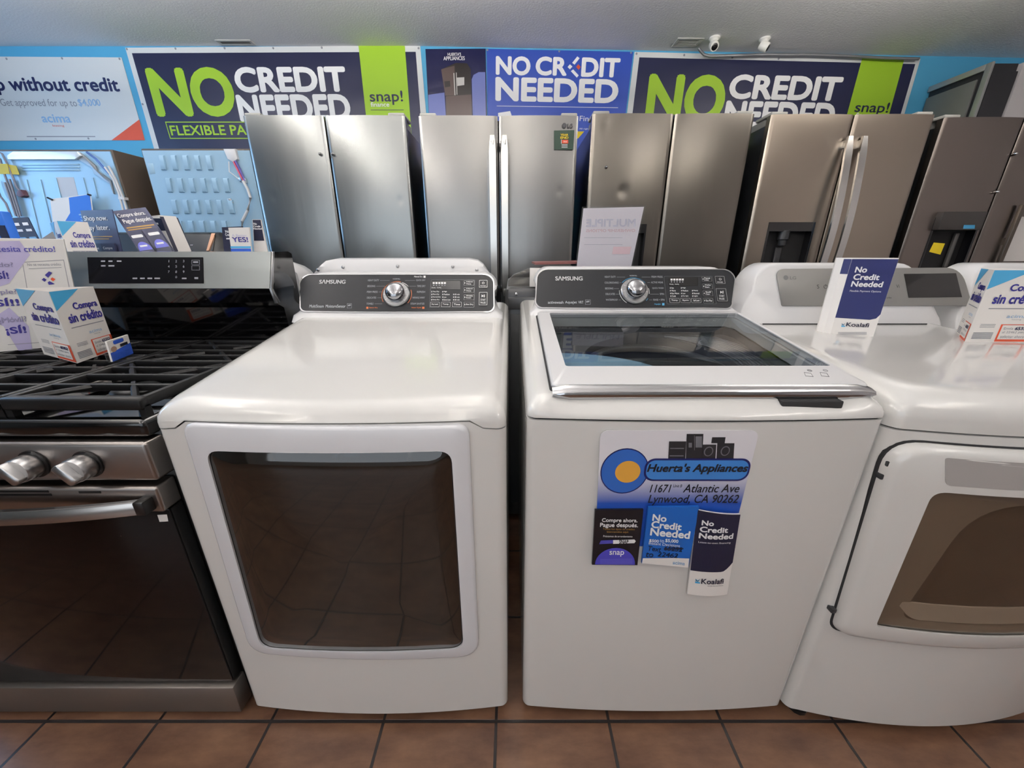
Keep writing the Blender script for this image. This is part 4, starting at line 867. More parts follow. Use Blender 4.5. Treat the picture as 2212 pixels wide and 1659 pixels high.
# cooktop
m = MB(); m.box((RL, 0.672, 0.846), (RR+0.001, 1.25, 0.886), 0.012, 4); ct = m.obj('cooktop', BLACKG, r_)
def grate(x0, x1, burners):
    zt = 0.928; g = MB(); b_ = 0.006
    g.box((x0, 0.685, 0.900), (x1, 0.709, zt), 0.007, 3); g.box((x0, 1.205, 0.905), (x1, 1.222, zt), 0.004)
    for x in (x0, x1-0.014): g.box((x, 0.70, 0.905), (x+0.014, 1.21, zt), 0.004)
    for y in (0.775, 0.845, 0.905, 0.965, 1.025, 1.085, 1.15):
        g.box((x0+0.01, y-b_, 0.912), (x1-0.01, y+b_, zt), 0.003)
    for bx, by in burners:
        for k in range(4):
            a = math.radians(45+90*k); d = Vector((math.cos(a), math.sin(a), 0)); o_ = Vector((bx, by, 0.921)); w_ = min(0.17, (x1-x0)*0.6)
            g.tube([o_+d*0.035, o_+d*w_], 0.0065, 6)
    for x in (x0+0.007, x1-0.007):
        for y in (0.697, 0.96, 1.213): g.box((x-0.007, y-0.007, 0.884), (x+0.007, y+0.007, 0.91))
    return g.obj('grate', IRON, r_)
grate(-1.028, -0.742, [(-0.885, 0.82), (-0.885, 1.09)]); grate(-1.200, -1.032, [(-1.116, 0.955)]); grate(-1.488, -1.204, [(-1.346, 0.82), (-1.346, 1.09)])
for x, y, s_ in ((-0.885, 0.82, 1.0), (-0.885, 1.09, 0.8), (-1.116, 0.955, 1.0), (-1.346, 0.82, 1.1), (-1.346, 1.09, 0.8)):
    k = MB(); k.lathe((x, y, 0.885), (0, 0, 1), [(0.062*s_, 0), (0.058*s_, 0.006), (0.045*s_, 0.008)], 28); bb = k.obj('burner_base', mat('burner alloy', '8A8784', 0.35, metal=0.9), r_)
    k = MB(); k.lathe((x, y, 0.894), (0, 0, 1), [(0.044*s_, 0), (0.046*s_, 0.006), (0.04*s_, 0.011), (0.0, 0.013)], 28); k.obj('burner_cap', IRON, bb)
# backguard
BG = mat('backguard steel', '7F8383', 0.36, metal=1.0, aniso=0.4); pr = [(1.212, 1.204), (1.168, 1.098), (1.180, 1.055), (1.218, 1.035), (1.232, 0.9), (1.32, 0.87), (1.32, 1.2), (1.30, 1.207)]
m = MB(); m.loft([[(x, y, z) for y, z in pr] for x in (RL, RR-0.004)]); bgd = m.obj('backguard', BLACKG, r_, 25)
F = Frame((RL, 1.1674, 1.0985), (1, 0, 0), (0, 0.044, 0.106)); L = math.hypot(0.044, 0.106)
m = MB(); m.slab(F, lf(F, 0.0, 0.0, RR-RL-0.004, L), 0.0, 0.003); m.obj('steel_panel', BG, bgd, 0)
m = MB(); m.slab(Frame((RL, 1.17, 1.096), (1, 0, 0), (0, 0.02, -0.04)), lf(None, RR-RL-0.004, -0.002, RR-RL+0.002, 0.048), 0.0, 0.004)
m.box((RR-0.005, 1.168, 1.097), (RR+0.001, 1.172, 1.107)); m.loft([[(x, y, z) for y, z in ((1.212, 1.206), (1.166, 1.098), (1.178, 1.053), (1.186, 1.053), (1.176, 1.098), (1.22, 1.206))] for x in (RR-0.006, RR)]); m.obj('end_trim', SILVER, bgd)
t = MB(); t.slab(F, [F.px(*q) for q in ((192, 557), (440.5, 557), (442, 613), (196, 613))], 0.002, 0.0045); dp = t.obj('display', mat('display glass', '06060A', 0.15, spec=0.15), bgd, 0)
t = MB(); MK = mat('dim display ink', '8A8A92', 0.5)
for i, (x, y, w_) in enumerate(((222, 564, 9), (238, 564, 9), (256, 564, 10), (222, 574, 10), (238, 574, 13), (290, 601, 10), (306, 601, 10), (322, 601, 10), (337, 601, 12))): t.ppoly(F, [(x, y), (x+w_, y), (x+w_, y+3), (x, y+3)], 0.005)
for i in range(4):
    for j, x in enumerate((368, 384, 400)): k_ = '123456789 0 '[i*3+j]; t.ptext(F, k_, x-(0.6 if k_ == '1' else 2), 563+11.4*i, x+(0.5 if k_ == '1' else 1.5), 568+11.4*i, d=0.005)
for y0, y1 in ((563, 573), (575, 585)): t.ring(F, [F.px(*q) for q in ((417, y1), (434, y1), (434, y0), (417, y0))], 0.0008, 0.004, 0.005)
t.ppoly(F, [(420, 566), (431, 566), (431, 569), (420, 569)], 0.005); t.ppoly(F, [(423, 600), (431, 600), (431, 604), (423, 604)], 0.005); t.ppoly(F, [(396, 601), (406, 601), (406, 604), (396, 604)], 0.005)
t.obj('display_marks', mat('dim display ink', '6A6A74', 0.5), dp, 0)
for x in (RL+0.06, RR-0.06):
    for y in (0.76, 1.26): k = MB(); k.lathe((x, y, 0), (0, 0, 1), [(0.02, 0), (0.02, 0.021)], 10); k.obj('foot', BLACK, r_)
# things standing on the grates
ZG = 0.9285
A = atZ(167, 785, ZG); B = atZ(251, 755, ZG); C_ = atZ(95, 765, ZG)
credit_display('white three sided Compra sin crédito display standing on the range grates', (A.x, A.y), (B.x, B.y), (C_.x, C_.y), ZG, atY(104, 630, A.y).z-ZG)
BRc = atZ(186, 743, ZG); BLc = atZ(0, 760, ZG); TRc = atY(137, 517, 1.15)
bx_ = (BRc-BLc); F = QF(BLc-bx_*0.9, bx_*1.9, TRc-BRc)
r = thing('sign_board', 'tall white foam board with purple diamonds asking questions in Spanish, on the range', 'sign', tuple(BRc), None)
FR = Frame(BRc, bx_, TRc-BRc)
m = MB(); m.slab(F, lf(F, 0, 0, 1, 1), -0.008, 0.0); m.obj('board', mat('foam board', 'E3E1DE', 0.6), r, 0)
LIL = mat('lilac ink', 'BDB5DA', 0.5)
u = lambda px: 0
t = MB()
def bp(F, px, py):
    rr_ = ray(px, py); n = F.n; k = (F.o-CAM).dot(n)/rr_.dot(n); p = CAM+rr_*k-F.o
    # solve p = ex*u+ey*v
    a, b_, c = F.ex.dot(F.ex), F.ex.dot(F.ey), F.ey.dot(F.ey); d, e = p.dot(F.ex), p.dot(F.ey); D = a*c-b_*b_
    return ((d*c-e*b_)/D, (e*a-d*b_)/D)
QF.px = bp
t.poly(F, [bp(F, *q) for q in ((-60, 522), (42, 520), (65, 550), (20, 612), (-60, 640))], 0.0005); t.poly(F, [bp(F, *q) for q in ((20, 664), (62, 705), (70, 755), (40, 757), (8, 705), (-20, 690))], 0.0005); t.obj('diamond_print', LIL, r, 0)
VGI = mat('violet grey ink', '8B86A8', 0.5)
for s_, q_, mt_ in (('¡No necesita crédito!', (-75, 531, 119, 547), VIOLET), ('¿Atrasado?', (-80, 567, 29, 579), VGI), ('¿Incumple?', (-70, 626, 37, 639), VGI), ('¿Móvil?', (-4, 684, 58, 699), VGI)):
    t = MB(); t.ptext(F, s_, *q_, bold=0.004, d=0.001); t.obj('question_lettering', mt_, r, 0)
for s_, q_ in (('¡SÍ!', (-14, 585, 19, 606)), ('¡SÍ!!', (-22, 643, 42, 665)), ('¡SÍ!', (12, 702, 57, 724))):
    t = MB(); t.ptext(F, s_, *q_, bold=0.03, d=0.001); t.obj('answer_lettering', INDIGO, r, 0)
t = MB()
pp = [bp(F, *q) for q in ((48, 566), (138, 561), (154, 640), (62, 646))]; pi = [bp(F, *q) for q in ((49.5, 567.2), (137, 562.4), (152.5, 639), (63, 645))]
t.loft([[F.w(*q, 0.0004) for q in pp], [F.w(*q, 0.0004) for q in pi]], False, False); t.obj('inset_frame', GREYI, r, 0); t = MB(); t.ptext(F, 'No se necesita crédito', 59, 568, 132, 574, d=0.001); t.ppoly(F, [(62, 580), (133, 577), (133, 578), (62, 581)]); t.ppoly(F, [(17, 744), (90, 739), (90, 740), (17, 745)]); t.obj('fine_print', GREYI, r, 0)
t = MB(); t.ppoly(F, [(97, 594), (106, 586), (113, 589), (104, 600)], 0.0012); t.ppoly(F, [(90, 604), (95, 600), (101, 604), (97, 608.5)], 0.0012); t.ppoly(F, [(103, 610), (107, 607), (119, 613.5), (106, 615)], 0.0012); t.ppoly(F, [(109, 603), (113, 599), (120, 603), (115, 607.5)], 0.0012, 1); t.obj('pinwheel_mark', [INDIGO, REDI], r, 0)
# business card holder
a = atZ(243, 783, ZG); b_ = atZ(289, 764, ZG); tl = atY(229, 737, a.y+0.005); tr = atY(257, 711, b_.y+0.0)
r = thing('card_holder', 'small clear holder with blue business cards on the grate beside the white display', 'card holder', tuple(a))
F = QF(a, b_-a, tl-a)
m = MB(); m.slab(F, lf(F, 0.02, 0.03, 0.98, 0.98), -0.004, 0.0); m.obj('business_card', PAPER, r, 0)
t = MB(); t.poly(F, [(0.02, 0.03), (0.98, 0.03), (0.98, 0.58), (0.02, 0.42)], 0.0005); t.poly(F, rrect(0.25, 0.74, 0.72, 0.92, 0.06), 0.0005); t.poly(F, circ(0.2, 0.55, 0.13, 12), 0.0007, 1); t.poly(F, lf(F, 0.5, 0.55, 0.85, 0.68), 0.0007, 2); t.obj('card_print', [BLUEI, mat('tan ink', 'A98A78', 0.5), DARKI], r, 0)
m = MB(); m.slab(F, lf(F, -0.02, 0.0, 1.02, 0.35), 0.004, 0.0055); m.slab(F, lf(F, -0.02, 0.0, 1.02, 0.9), -0.010, -0.0085); m.slab(F, lf(F, -0.02, 0.0, 1.02, 0.03), -0.0085, 0.004); m.obj('holder', ACRYL, r, 0)
# ================================================================ front row: the two white top-console machines
DECK = mat('control panel graphite', '1C1E22', 0.36, metal=0.0, spec=0.32)
DISPB = mat('display black', '08090B', 0.15, coat=0.5)
INKG = mat('legend grey ink', '9A9CA2', 0.5); ORNG = mat('orange ink', 'D2703C', 0.5); CYAN = mat('cyan ink', '4C9CC8', 0.5)
SEAM = mat('seam shadow', '1E1E20', 0.8)
def feet(r, x0, x1, y0, y1):
    for x in (x0+0.06, x1-0.06):
        for y in (y0+0.07, y1-0.07):
            k = MB(); k.lathe((x, y, 0), (0, 0, 1), [(0.024, 0), (0.024, 0.012), (0.014, 0.016), (0.014, 0.036)], 12); k.obj('foot', BLACK, r)
def front_y(x, x0, x1, yf, bow): h = (x1-x0)/2; return yf+bow*((x-(x0+x1)/2)/h)**2
def cabinet(r, x0, x1, yf, yb, bow, z1, rad=0.02, zf=None):
    zf = zf or (lambda x: z1)
    o = lambda i: body_outline(x0, x1, yf, yb, bow, rad, i)
    m = MB(); m.loft([[(x, y, 0.034) for x, y in o(0.008)], [(x, y, 0.042) for x, y in o(0.0)], [(x, y, zf(x)) for x, y in o(0.0)], [(x, y, zf(x)+0.001) for x, y in o(0.006)]], True, False)
    m.obj('cabinet', WHITE, r)
    m = MB(); m.box((x0+0.03, yf+0.05, 0.02), (x1-0.03, yb-0.02, 0.036)); m.obj('base', BLACK, r)
def top_cover(r, x0, x1, yf, yb, bow, zlow, zcrest, slope, rad, rad_top, well=None, mats=WHITE, scoop=None):
    """cover with rounded upper edges whose top rises towards the back; zlow(x) is its lower edge"""
    ys = yf+rad_top
    zt = lambda y, d: zcrest+slope*max(0.0, y-ys)-d
    o = lambda i: body_outline(x0, x1, yf, yb, bow, rad+i*0.6, i)
    R = [[(x, y, zlow(x)) for x, y in o(0.0)], [(x, y, max(zcrest-rad_top, zlow(x)+0.002)) for x, y in o(0.0)]]
    for k in range(1, 7):
        a = math.radians(15*k); i = rad_top*(1-math.cos(a)); d = rad_top*(1-math.sin(a))
        R.append([(x, y, zt(y, d)) for x, y in o(i)])
        if scoop:
            xc_ = (x0+x1)/2; row = []
            for x, y, z in R[-1]:
                q = min(1, max(0, (scoop[1]-abs(x-xc_))/(scoop[1]-scoop[0]))); q = q*q*(3-2*q)
                if y < yf+0.12: y += q*scoop[2]*math.sin(math.radians(15*k)); z = zt(y, d) if k > 3 else z
                row.append((x, y, z))
            R[-1] = row
    m = MB()
    if well is None:
        # fill the top with a centre line so the slope reads smoothly
        last = [(x, y) for x, y, z in R[-1]]; cx_, cy_ = (x0+x1)/2, (yf+yb)/2
        for k in (0.97, 0.93, 0.87, 0.8, 0.7, 0.55, 0.4, 0.2, 0.03): R.append([(cx_+(x-cx_)*k, cy_+(y-cy_)*k, zt(cy_+(y-cy_)*k, 0)) for x, y in last])
        m.loft(R, False, True)
    else:
        wx0, wx1, wy0, wy1, wd = well; n = len(R[0]); last = R[-1]; inn = []
        for x, y, z in last:
            inn.append((min(max(x, wx0), wx1), min(max(y, wy0), wy1)))
        R.append([(x, y, zt(y, 0)) for x, y in inn]); R.append([(x, y, zt(y, wd)) for x, y in inn]); m.loft(R, False, False)
    return m.obj('top_cover', mats, r, 50), zt
def console(r, xc, hb, ht, zb, zt, y0, y1, yb, rad=0.05, flare=0.03, name='console'):
    """raised control housing: outline flares at its foot, front leans back"""
    L = [(-hb-0.002, zb-0.02), (-hb, zb)]
    for k in range(1, 5): t = k/4; L.append((-hb+flare*(1-(1-t)**2), zb+0.035*t))
    L.append((-(hb-flare)*0.5-ht*0.5, (zb+zt)/2+0.01))
    for k in range(0, 7): a = math.radians(15*k); L.append((-ht+rad-rad*math.cos(a), zt-rad+rad*math.sin(a)))
    pts = L+[(-x, z) for x, z in L[::-1]]
    fy = lambda z: y0+(y1-y0)*(z-zb)/(zt-zb)
    def ring(k, dy, back=None):
        out = []
        for x, z in pts:
            zz = zb+(z-zb)*(1-0.0) ; zz = z-(k if z > zb+0.05 else k*max(0, (z-zb)/0.05))
            xx = x*(1-k/ht)
            out.append((xc+xx, back if back is not None else fy(zz)+dy, zz))
        return out
    m = MB(); m.loft([ring(0.014, 0.0), ring(0.005, 0.003), ring(0.0, 0.011), ring(0.0, 0, yb-0.01), ring(0.006, 0, yb)], True, True)
    return m.obj(name, WHITE2, r, 50)
def legend(F, o, name, items, mats, d=0.0012):
    t = MB()
    for it in items:
        s_, x0, y0, x1, y1 = it[:5]; mi = it[5] if len(it) > 5 else 0
        if s_ == '_': t.ppoly(F, [(x0, y0), (x1, y0), (x1, y1), (x0, y1)], d, mi)
        else: t.ptext(F, s_, x0, y0, x1, y1, bold=0.008, d=d, mi=mi)
    return t.obj(name, mats, o, 0)
def button(F, o, x0, y0, x1, y1, d=0.0025, name='button', rad=0.002, b=0.0011):
    A = F.px(x0, y1); B = F.px(x1, y0); q = rrect(A[0], A[1], B[0], B[1], min(rad, abs(B[1]-A[1])*0.3), 3)
    t = MB(); t.slab(F, q, 0.0008, d, 0); t.ring(F, q, b, d-0.0004, d+0.0004, 1); return t.obj(name, [DECK, SILVER], o, 0)
def dial(F, o, px, py, rad, arcs):
    c = F.px(px, py); C = F.w(*c)
    t = MB(); t.lathe(C, F.n, [(rad*1.0, 0.0005), (rad*1.0, 0.006), (rad*0.94, 0.009), (rad*0.70, 0.0095)], 40); ring = t.obj('dial_ring', mat('dial satin', 'A6A7A8', 0.32, metal=0.9), o)
    t = MB()
    for k in range(9):
        a = math.radians(-40+k*32); d = Vector((math.cos(a), math.sin(a), 0)); e = Vector((-d.y, d.x, 0))*0.0005
        q = [(c[0]+d.x*rad*f+e.x*s_, c[1]+d.y*rad*f+e.y*s_) for f, s_ in ((0.74, -1), (0.92, -1), (0.92, 1), (0.74, 1))]; t.poly(F, q, 0.0099)
    t.obj('tick_marks', INKW, ring, 0)
    t = MB(); k = rad*0.70
    t.lathe(C, F.n, [(k, 0.0095), (k*1.02, 0.014), (k*0.97, 0.028), (k*0.9, 0.032), (k*0.7, 0.0365), (k*0.45, 0.0395), (k*0.2, 0.0408), (0.0, 0.041)], 40); t.obj('knob', mat('dark chrome', 'A2A3A6', 0.10, metal=1.0), ring, 35)
    for a0, a1, rr_, mt in arcs:
        t = MB(); n = 14
        A = [(c[0]+math.cos(math.radians(a0+(a1-a0)*i/n))*rad*rr_, c[1]+math.sin(math.radians(a0+(a1-a0)*i/n))*rad*rr_) for i in range(n+1)]
        B = [(c[0]+math.cos(math.radians(a0+(a1-a0)*i/n))*rad*(rr_+0.035), c[1]+math.sin(math.radians(a0+(a1-a0)*i/n))*rad*(rr_+0.035)) for i in range(n+1)]
        for i in range(n): t.poly(F, [A[i], A[i+1], B[i+1], B[i]], 0.0012)
        t.obj('dial_arc', mt, o, 0)

# ------------------------------------------------ left: dryer with the big dark window
X0, X1, YF, YBK, BOW = -0.704, -0.0115, 0.640, 1.405, 0.020
D = thing('clothes_dryer', 'white dryer with a large dark square door window, between range and washer', 'clothes dryer', ((X0+X1)/2, 1.0, 0))
xm = (X0+X1)/2
def zl(x):
    t = (abs(x-xm)-0.275)/0.035; t = min(1, max(0, t)); t = t*t*(3-2*t); return 0.8955*(1-t)+0.8762*t
cabinet(D, X0, X1, YF, YBK, BOW, 0.872, zf=lambda x: zl(x)-0.0032)
tc_, ztop = top_cover(D, X0, X1, YF-0.001, YBK, BOW, zl, 0.930, 0.150, 0.02, 0.042)
m = MB(); o_ = body_outline(X0, X1, YF, YBK, BOW, 0.02, 0.004); m.loft([[(x, y, zl(x)-0.006) for x, y in o_], [(x, y, zl(x)+0.001) for x, y in o_]], False, False); m.obj('seam', SEAM, D)
console(D, xm-0.012, 0.338, 0.318, 1.012, 1.140, 1.195, 1.285, 1.404)
F = Frame((xm, 1.1935, 1.012), (1, 0, 0), (0, 0.090, 0.128))
def face_panel(D, F, pxs, rad, name='control_panel', mt=DECK, bulge=0.0):
    P = [F.px(*q) for q in pxs]   # tl, tr, br, bl
    tl, tr, br_, bl = P; pts = []
    def arc(c, a0, rad): return [(c[0]+rad*math.cos(math.radians(a0+15*k)), c[1]+rad*math.sin(math.radians(a0+15*k))) for k in range(7)]
    pts += arc((tr[0]-rad, tr[1]-rad), 0, rad); pts += arc((tl[0]+rad, tl[1]-rad), 90, rad)
    r2 = rad*0.6
    pts += arc((bl[0]+r2, bl[1]+r2), 180, r2)
    n = 8; pts += [(bl[0]+r2+(br_[0]-bl[0]-2*r2)*k/n, bl[1]-bulge*(1-(2*k/n-1)**2)) for k in range(1, n)]
    pts += arc((br_[0]-r2, br_[1]+r2), 270, r2)
    t = MB(); t.slab(F, pts, -0.004, 0.0006, 0, 0.0); cpn = t.obj(name, mt, D, 0)
    t = MB(); c = (sum(p[0] for p in pts)/len(pts), sum(p[1] for p in pts)/len(pts))
    big = [(u+(0.003 if u > c[0] else -0.003), v+(0.003 if v > c[1] else -0.003)) for u, v in pts]
    t.loft([[F.w(u, v, -0.002) for u, v in big], [F.w(u, v, 0.0016) for u, v in big], [F.w(u, v, 0.0016) for u, v in pts], [F.w(u, v, -0.002) for u, v in pts]], False, False)
    t.obj('panel_rim', CHROME, D, 0)
    return cpn
cp = face_panel(D, F, [(652, 594), (1066, 594), (1066, 673), (648, 672)], 0.034, bulge=0.003)
BRAND = mat('brand silver ink', 'C4C4C6', 0.4)
def brand(F, o, q):
    t = MB(); t.ptext(F, 'SΛMSUNG', *q, bold=0.035, d=0.0012); t.obj('brand_lettering', BRAND, o, 0)
brand(F, cp, (690, 604.5, 747, 613.5))
legend(F, cp, 'feature_lettering', [('MultiSteam', 669, 658.5, 700, 665), ('MoistureSensor', 704, 658.5, 747, 665)], [mat('pale legend ink', 'C2C6CC', 0.5)])
t = MB(); t.ring(F, [F.px(*q) for q in ((750, 666), (760, 666), (760, 656), (750, 656))], 0.0008, 0.0008, 0.0014); t.ppoly(F, [(752, 659), (758, 658), (758, 661), (752, 662)], 0.0014); t.obj('energy_mark', INKG, cp, 0)
L = [('HEAVY DUTY', 795, 604, 819, 608), ('BEDDING', 794, 616.5, 811, 620.5), ('PERM PRESS', 793, 629, 816, 633), ('DELICATES', 793, 641.5, 813, 645.5), ('TOWELS', 792, 654.5, 807, 658.5),
     ('NORMAL', 849, 601.5, 865, 604.5), ('QUICK DRY', 899, 604, 919, 608), ('TIME DRY', 901, 616.5, 919, 620.5), ('REFRESH', 901, 629, 918.5, 633), ('WRINKLE AWAY', 891, 641.5, 918, 645.5), ('STEAM SANITIZE', 887, 654.5, 917, 658.5)]
L += [('_', 821, 606, 842, 606.5), ('_', 813, 618.3, 832, 618.8), ('_', 818, 630.8, 826, 631.3), ('_', 815, 643.3, 824, 643.8), ('_', 809, 656.3, 826, 656.8), ('_', 875, 606, 897, 606.5), ('_', 884, 618.3, 899, 618.8)]
legend(F, cp, 'cycle_legend', L, [INKG])
legend(F, cp, 'steam_legend', [('Sensor Dry', 798, 663.5, 816, 667), ('_', 791.5, 663, 796, 667.5, 0), ('Steam Cycle', 889, 663.5, 910, 667), ('_', 912, 663, 917, 667.5)], [ORNG])
legend(F, cp, 'manual_dry_legend', [('Manual Dry', 895, 596.5, 913, 600.5), ('_', 915, 596, 919.5, 600.5)], [INKW])
dial(F, cp, 857, 637, 0.0435, [(78, 212, 1.10, ORNG), (-38, 22, 1.10, ORNG), (40, 72, 1.06, INKW)])
def display_block(F, cp, x0, y0, x1, y1, legend_rows, btns, side, pw, st):
    """lit-free display window, option legends, option buttons, side buttons, power and start keys"""
    q = [F.px(*p_) for p_ in ((x0, y1), (x1, y1), (x1, y0), (x0, y0))]
    t = MB(); t.ring(F, rrect(q[0][0], q[0][1], q[2][0], q[2][1], 0.004, 3), 0.0012, 0.0006, 0.0014); t.obj('display_border', mat('border grey', '5A5C60', 0.35, metal=0.6), cp, 0)
    t = MB(); t.ppoly(F, [(x0+4, y0+2.5), (x0+68*(x1-x0)/100, y0+2.5), (x0+68*(x1-x0)/100, y0+21), (x0+4, y0+21)], 0.0012); dsp = t.obj('display', DISPB, cp, 0)
    it = []
    for k in range(5): it.append(('_', x0+8+6*k, y0+5.5, x0+12.4+6*k, y0+9.5)); it.append(('_', x0+8.8+6*k, y0+11.5, x0+11.5+6*k, y0+13.5, 1))
    it += [('Drying', x0+6, y0+16.5, x0+14, y0+19), ('Cooling', x0+17, y0+16.5, x0+26, y0+19)]
    legend(F, dsp, 'display_icons', it, [INKW, INKG], 0.0018)
    it = []
    for (s_, cx_, cy_, w_) in legend_rows: it.append((s_, cx_+3, cy_-1.6, cx_+3+w_, cy_+1.6)); it.append(('_', cx_, cy_-1.4, cx_+1.5, cy_+1.4))
    legend(F, cp, 'option_legend', it, [INKW])
    for s_, a, b_, c_, d_ in btns:
        bo = button(F, cp, a, b_, c_, d_); legend(F, bo, 'button_lettering', [(s_, a+3.5, (b_+d_)/2-2, c_-3.5, (b_+d_)/2+2)], [INKW], 0.0034)
    for s1, s2, a, b_, c_, d_ in side:
        bo = button(F, cp, a, b_, c_, d_, 0.002, b=0.0005)
        rows = [('_', a+1.5, (b_+d_)/2-1.5, a+3, (b_+d_)/2+1.5)]
        rows += [(s1, a+5, b_+1.5, c_-3, b_+4.6), (s2, a+5, b_+5.8, a+5+(c_-a-8)*0.75, b_+8.6)] if s2 else [(s1, a+5, (b_+d_)/2-2, c_-2, (b_+d_)/2+2)]
        legend(F, bo, 'button_lettering', rows, [INKW], 0.003)
    bo = button(F, cp, *pw, name='power_button'); cx_, w_ = (pw[0]+pw[2])/2, pw[2]-pw[0]
    t = MB(); c = F.px(cx_, pw[1]+(pw[3]-pw[1])*0.4); R = 0.0042
    A = [(c[0]+R*math.sin(math.radians(40+280*k/14)), c[1]+R*math.cos(math.radians(40+280*k/14))) for k in range(15)]; B = [(c[0]+(a_-c[0])*0.75, c[1]+(b2-c[1])*0.75) for a_, b2 in A]
    for k in range(14): t.poly(F, [A[k], A[k+1], B[k+1], B[k]], 0.0034)
    t.poly(F, [(c[0]-0.0005, c[1]), (c[0]+0.0005, c[1]), (c[0]+0.0005, c[1]+0.005), (c[0]-0.0005, c[1]+0.005)], 0.0034); t.ptext(F, 'POWER', cx_-w_*0.33, pw[3]-4.6, cx_+w_*0.33, pw[3]-2, d=0.0034); t.obj('power_mark', INKW, bo, 0)
    bo = button(F, cp, *st, name='start_button'); cx_, w_ = (st[0]+st[2])/2, st[2]-st[0]; h_ = st[3]-st[1]
    t = MB(); y_ = st[1]+h_*0.3; t.ppoly(F, [(cx_-3.2, y_-3), (cx_+0.8, y_), (cx_-3.2, y_+3)], 0.0034); t.ppoly(F, [(cx_+1.2, y_-3), (cx_+2, y_-3), (cx_+2, y_+3), (cx_+1.2, y_+3)], 0.0034); t.ppoly(F, [(cx_+2.8, y_-3), (cx_+3.6, y_-3), (cx_+3.6, y_+3), (cx_+2.8, y_+3)], 0.0034)
    t.ptext(F, 'START', cx_-5.6, st[1]+h_*0.52, cx_+5.6, st[1]+h_*0.67, d=0.0034); t.ptext(F, 'PAUSE', cx_-5.6, st[1]+h_*0.74, cx_+5.6, st[1]+h_*0.89, d=0.0034); t.obj('start_mark', INKW, bo, 0)
rows = [('Very Dry', 932, 630.5, 14), ('More Dry', 932, 636.3, 14), ('Normal Dry', 932, 642.2, 17), ('Damp Dry', 931.5, 648, 15), ('High', 955.5, 630.5, 7), ('Medium', 955.5, 636.3, 13), ('Low', 955.5, 642.2, 6), ('Extra Low', 955.5, 648, 15), ('60 min', 979, 636.3, 11), ('40 min', 979, 642.2, 11), ('20 min', 979, 648, 11)]
display_block(F, cp, 927, 604.5, 1026, 665, rows, [('Dry Level', 929.5, 653, 950, 664), ('Temp.', 953, 653, 973.5, 664), ('Time', 977, 653, 997.5, 664)],
              [('Adjust', 'Time', 1002, 607, 1024.5, 617.5), ('Adjust', 'Time', 1002, 622, 1024.5, 633), ('Wrinkle', 'Prevent', 1002, 637, 1024.5, 649), ('Eco Dry', '', 1002, 653, 1024.5, 664.5)], (1035, 606, 1053, 622), (1034.5, 632, 1053, 660))
# shallow relief on the lid and the big door
def conform(pts, x0, x1, yf, bow, d): return [(x, front_y(x, x0, x1, yf, bow)-d, z) for x, z in pts]
def curved_slab(pts, x0, x1, yf, bow, d0, d1, bev, name, mt, parent, hole=None):
    """panel that follows the bowed front: pts (x, z) outline, a grid-free fan is avoided by slicing into vertical strips"""
    m = MB(); cx_ = sum(p[0] for p in pts)/len(pts); cz = sum(p[1] for p in pts)/len(pts)
    def ins(P, k):
        out = []
        for x, z in P:
            out.append((x+(k if x < cx_ else -k)*min(1, abs(x-cx_)/0.05), z+(k if z < cz else -k)*min(1, abs(z-cz)/0.05)))
        return out
    R = [conform(pts, x0, x1, yf, bow, d0), conform(pts, x0, x1, yf, bow, d1-bev), conform(ins(pts, bev*0.3), x0, x1, yf, bow, d1-bev*0.3), conform(ins(pts, bev), x0, x1, yf, bow, d1)]
    if hole:
        R += [conform(hole, x0, x1, yf, bow, d1), conform(hole, x0, x1, yf, bow, d1-0.004)]; m.loft(R, False, False)
    else: m.loft(R, False, True)
    return m.obj(name, mt, parent, 45)
def quadround(q, r, n=6, per=6):
    """rounded outline of a four-cornered shape tl, tr, br, bl, with points along its sides"""
    out = []; N = 4
    for i in range(N):
        p, a, b_ = Vector(q[i]), Vector(q[i-1]), Vector(q[(i+1) % N]); da = (a-p).normalized(); db = (b_-p).normalized()
        ri = r[i] if isinstance(r, (list, tuple)) else r
        p0, p1 = p+da*ri, p+db*ri
        for k in range(n+1): t = k/n; out.append(tuple(p0*(1-t)**2+p*2*t*(1-t)+p1*t*t))
        nx = Vector(q[(i+1) % N]); r2 = r[(i+1) % N] if isinstance(r, (list, tuple)) else r; e = nx-db*r2
        for k in range(1, per): out.append(tuple(p1+(e-p1)*k/per))
    return out
def xz(px, py, y): p = atY(px, py, y); return (p.x, p.z)
dq = [xz(391, 914, 0.645), xz(1011, 925, 0.632), xz(1034, 1428, 0.632), xz(540, 1410, 0.645)]
gq = [xz(440, 974, 0.638), xz(973, 980, 0.628), xz(1000, 1413, 0.626), xz(562, 1402, 0.638)]
gq = [(gq[0][0]+0.002, gq[0][1]), gq[1], gq[2], (gq[3][0]-0.0, gq[3][1])]
DOORM = mat('door enamel', 'DADBDF', 0.2, coat=0.4)
dpts = quadround(dq, [0.026, 0.026, 0.05, 0.05]); gpts = quadround(gq, [0.028, 0.028, 0.034, 0.034])
dd = curved_slab(dpts, X0, X1, YF, BOW, -0.002, 0.011, 0.006, 'door', DOORM, D, hole=gpts)
m = MB(); c_ = []; g0 = conform(gpts, X0, X1, YF, BOW, 0.009)
cgx, cgz = sum(p[0] for p in gpts)/len(gpts), sum(p[1] for p in gpts)/len(gpts)
R = [conform(gpts, X0, X1, YF, BOW, 0.0055)]
for k in (0.985, 0.8, 0.6, 0.4, 0.2, 0.02): R.append([(x, front_y(x, X0, X1, YF, BOW)-0.0075-0.012*(1-k*k), z) for x, z in [(cgx+(a-cgx)*k, cgz+(b_-cgz)*k) for a, b_ in gpts]])
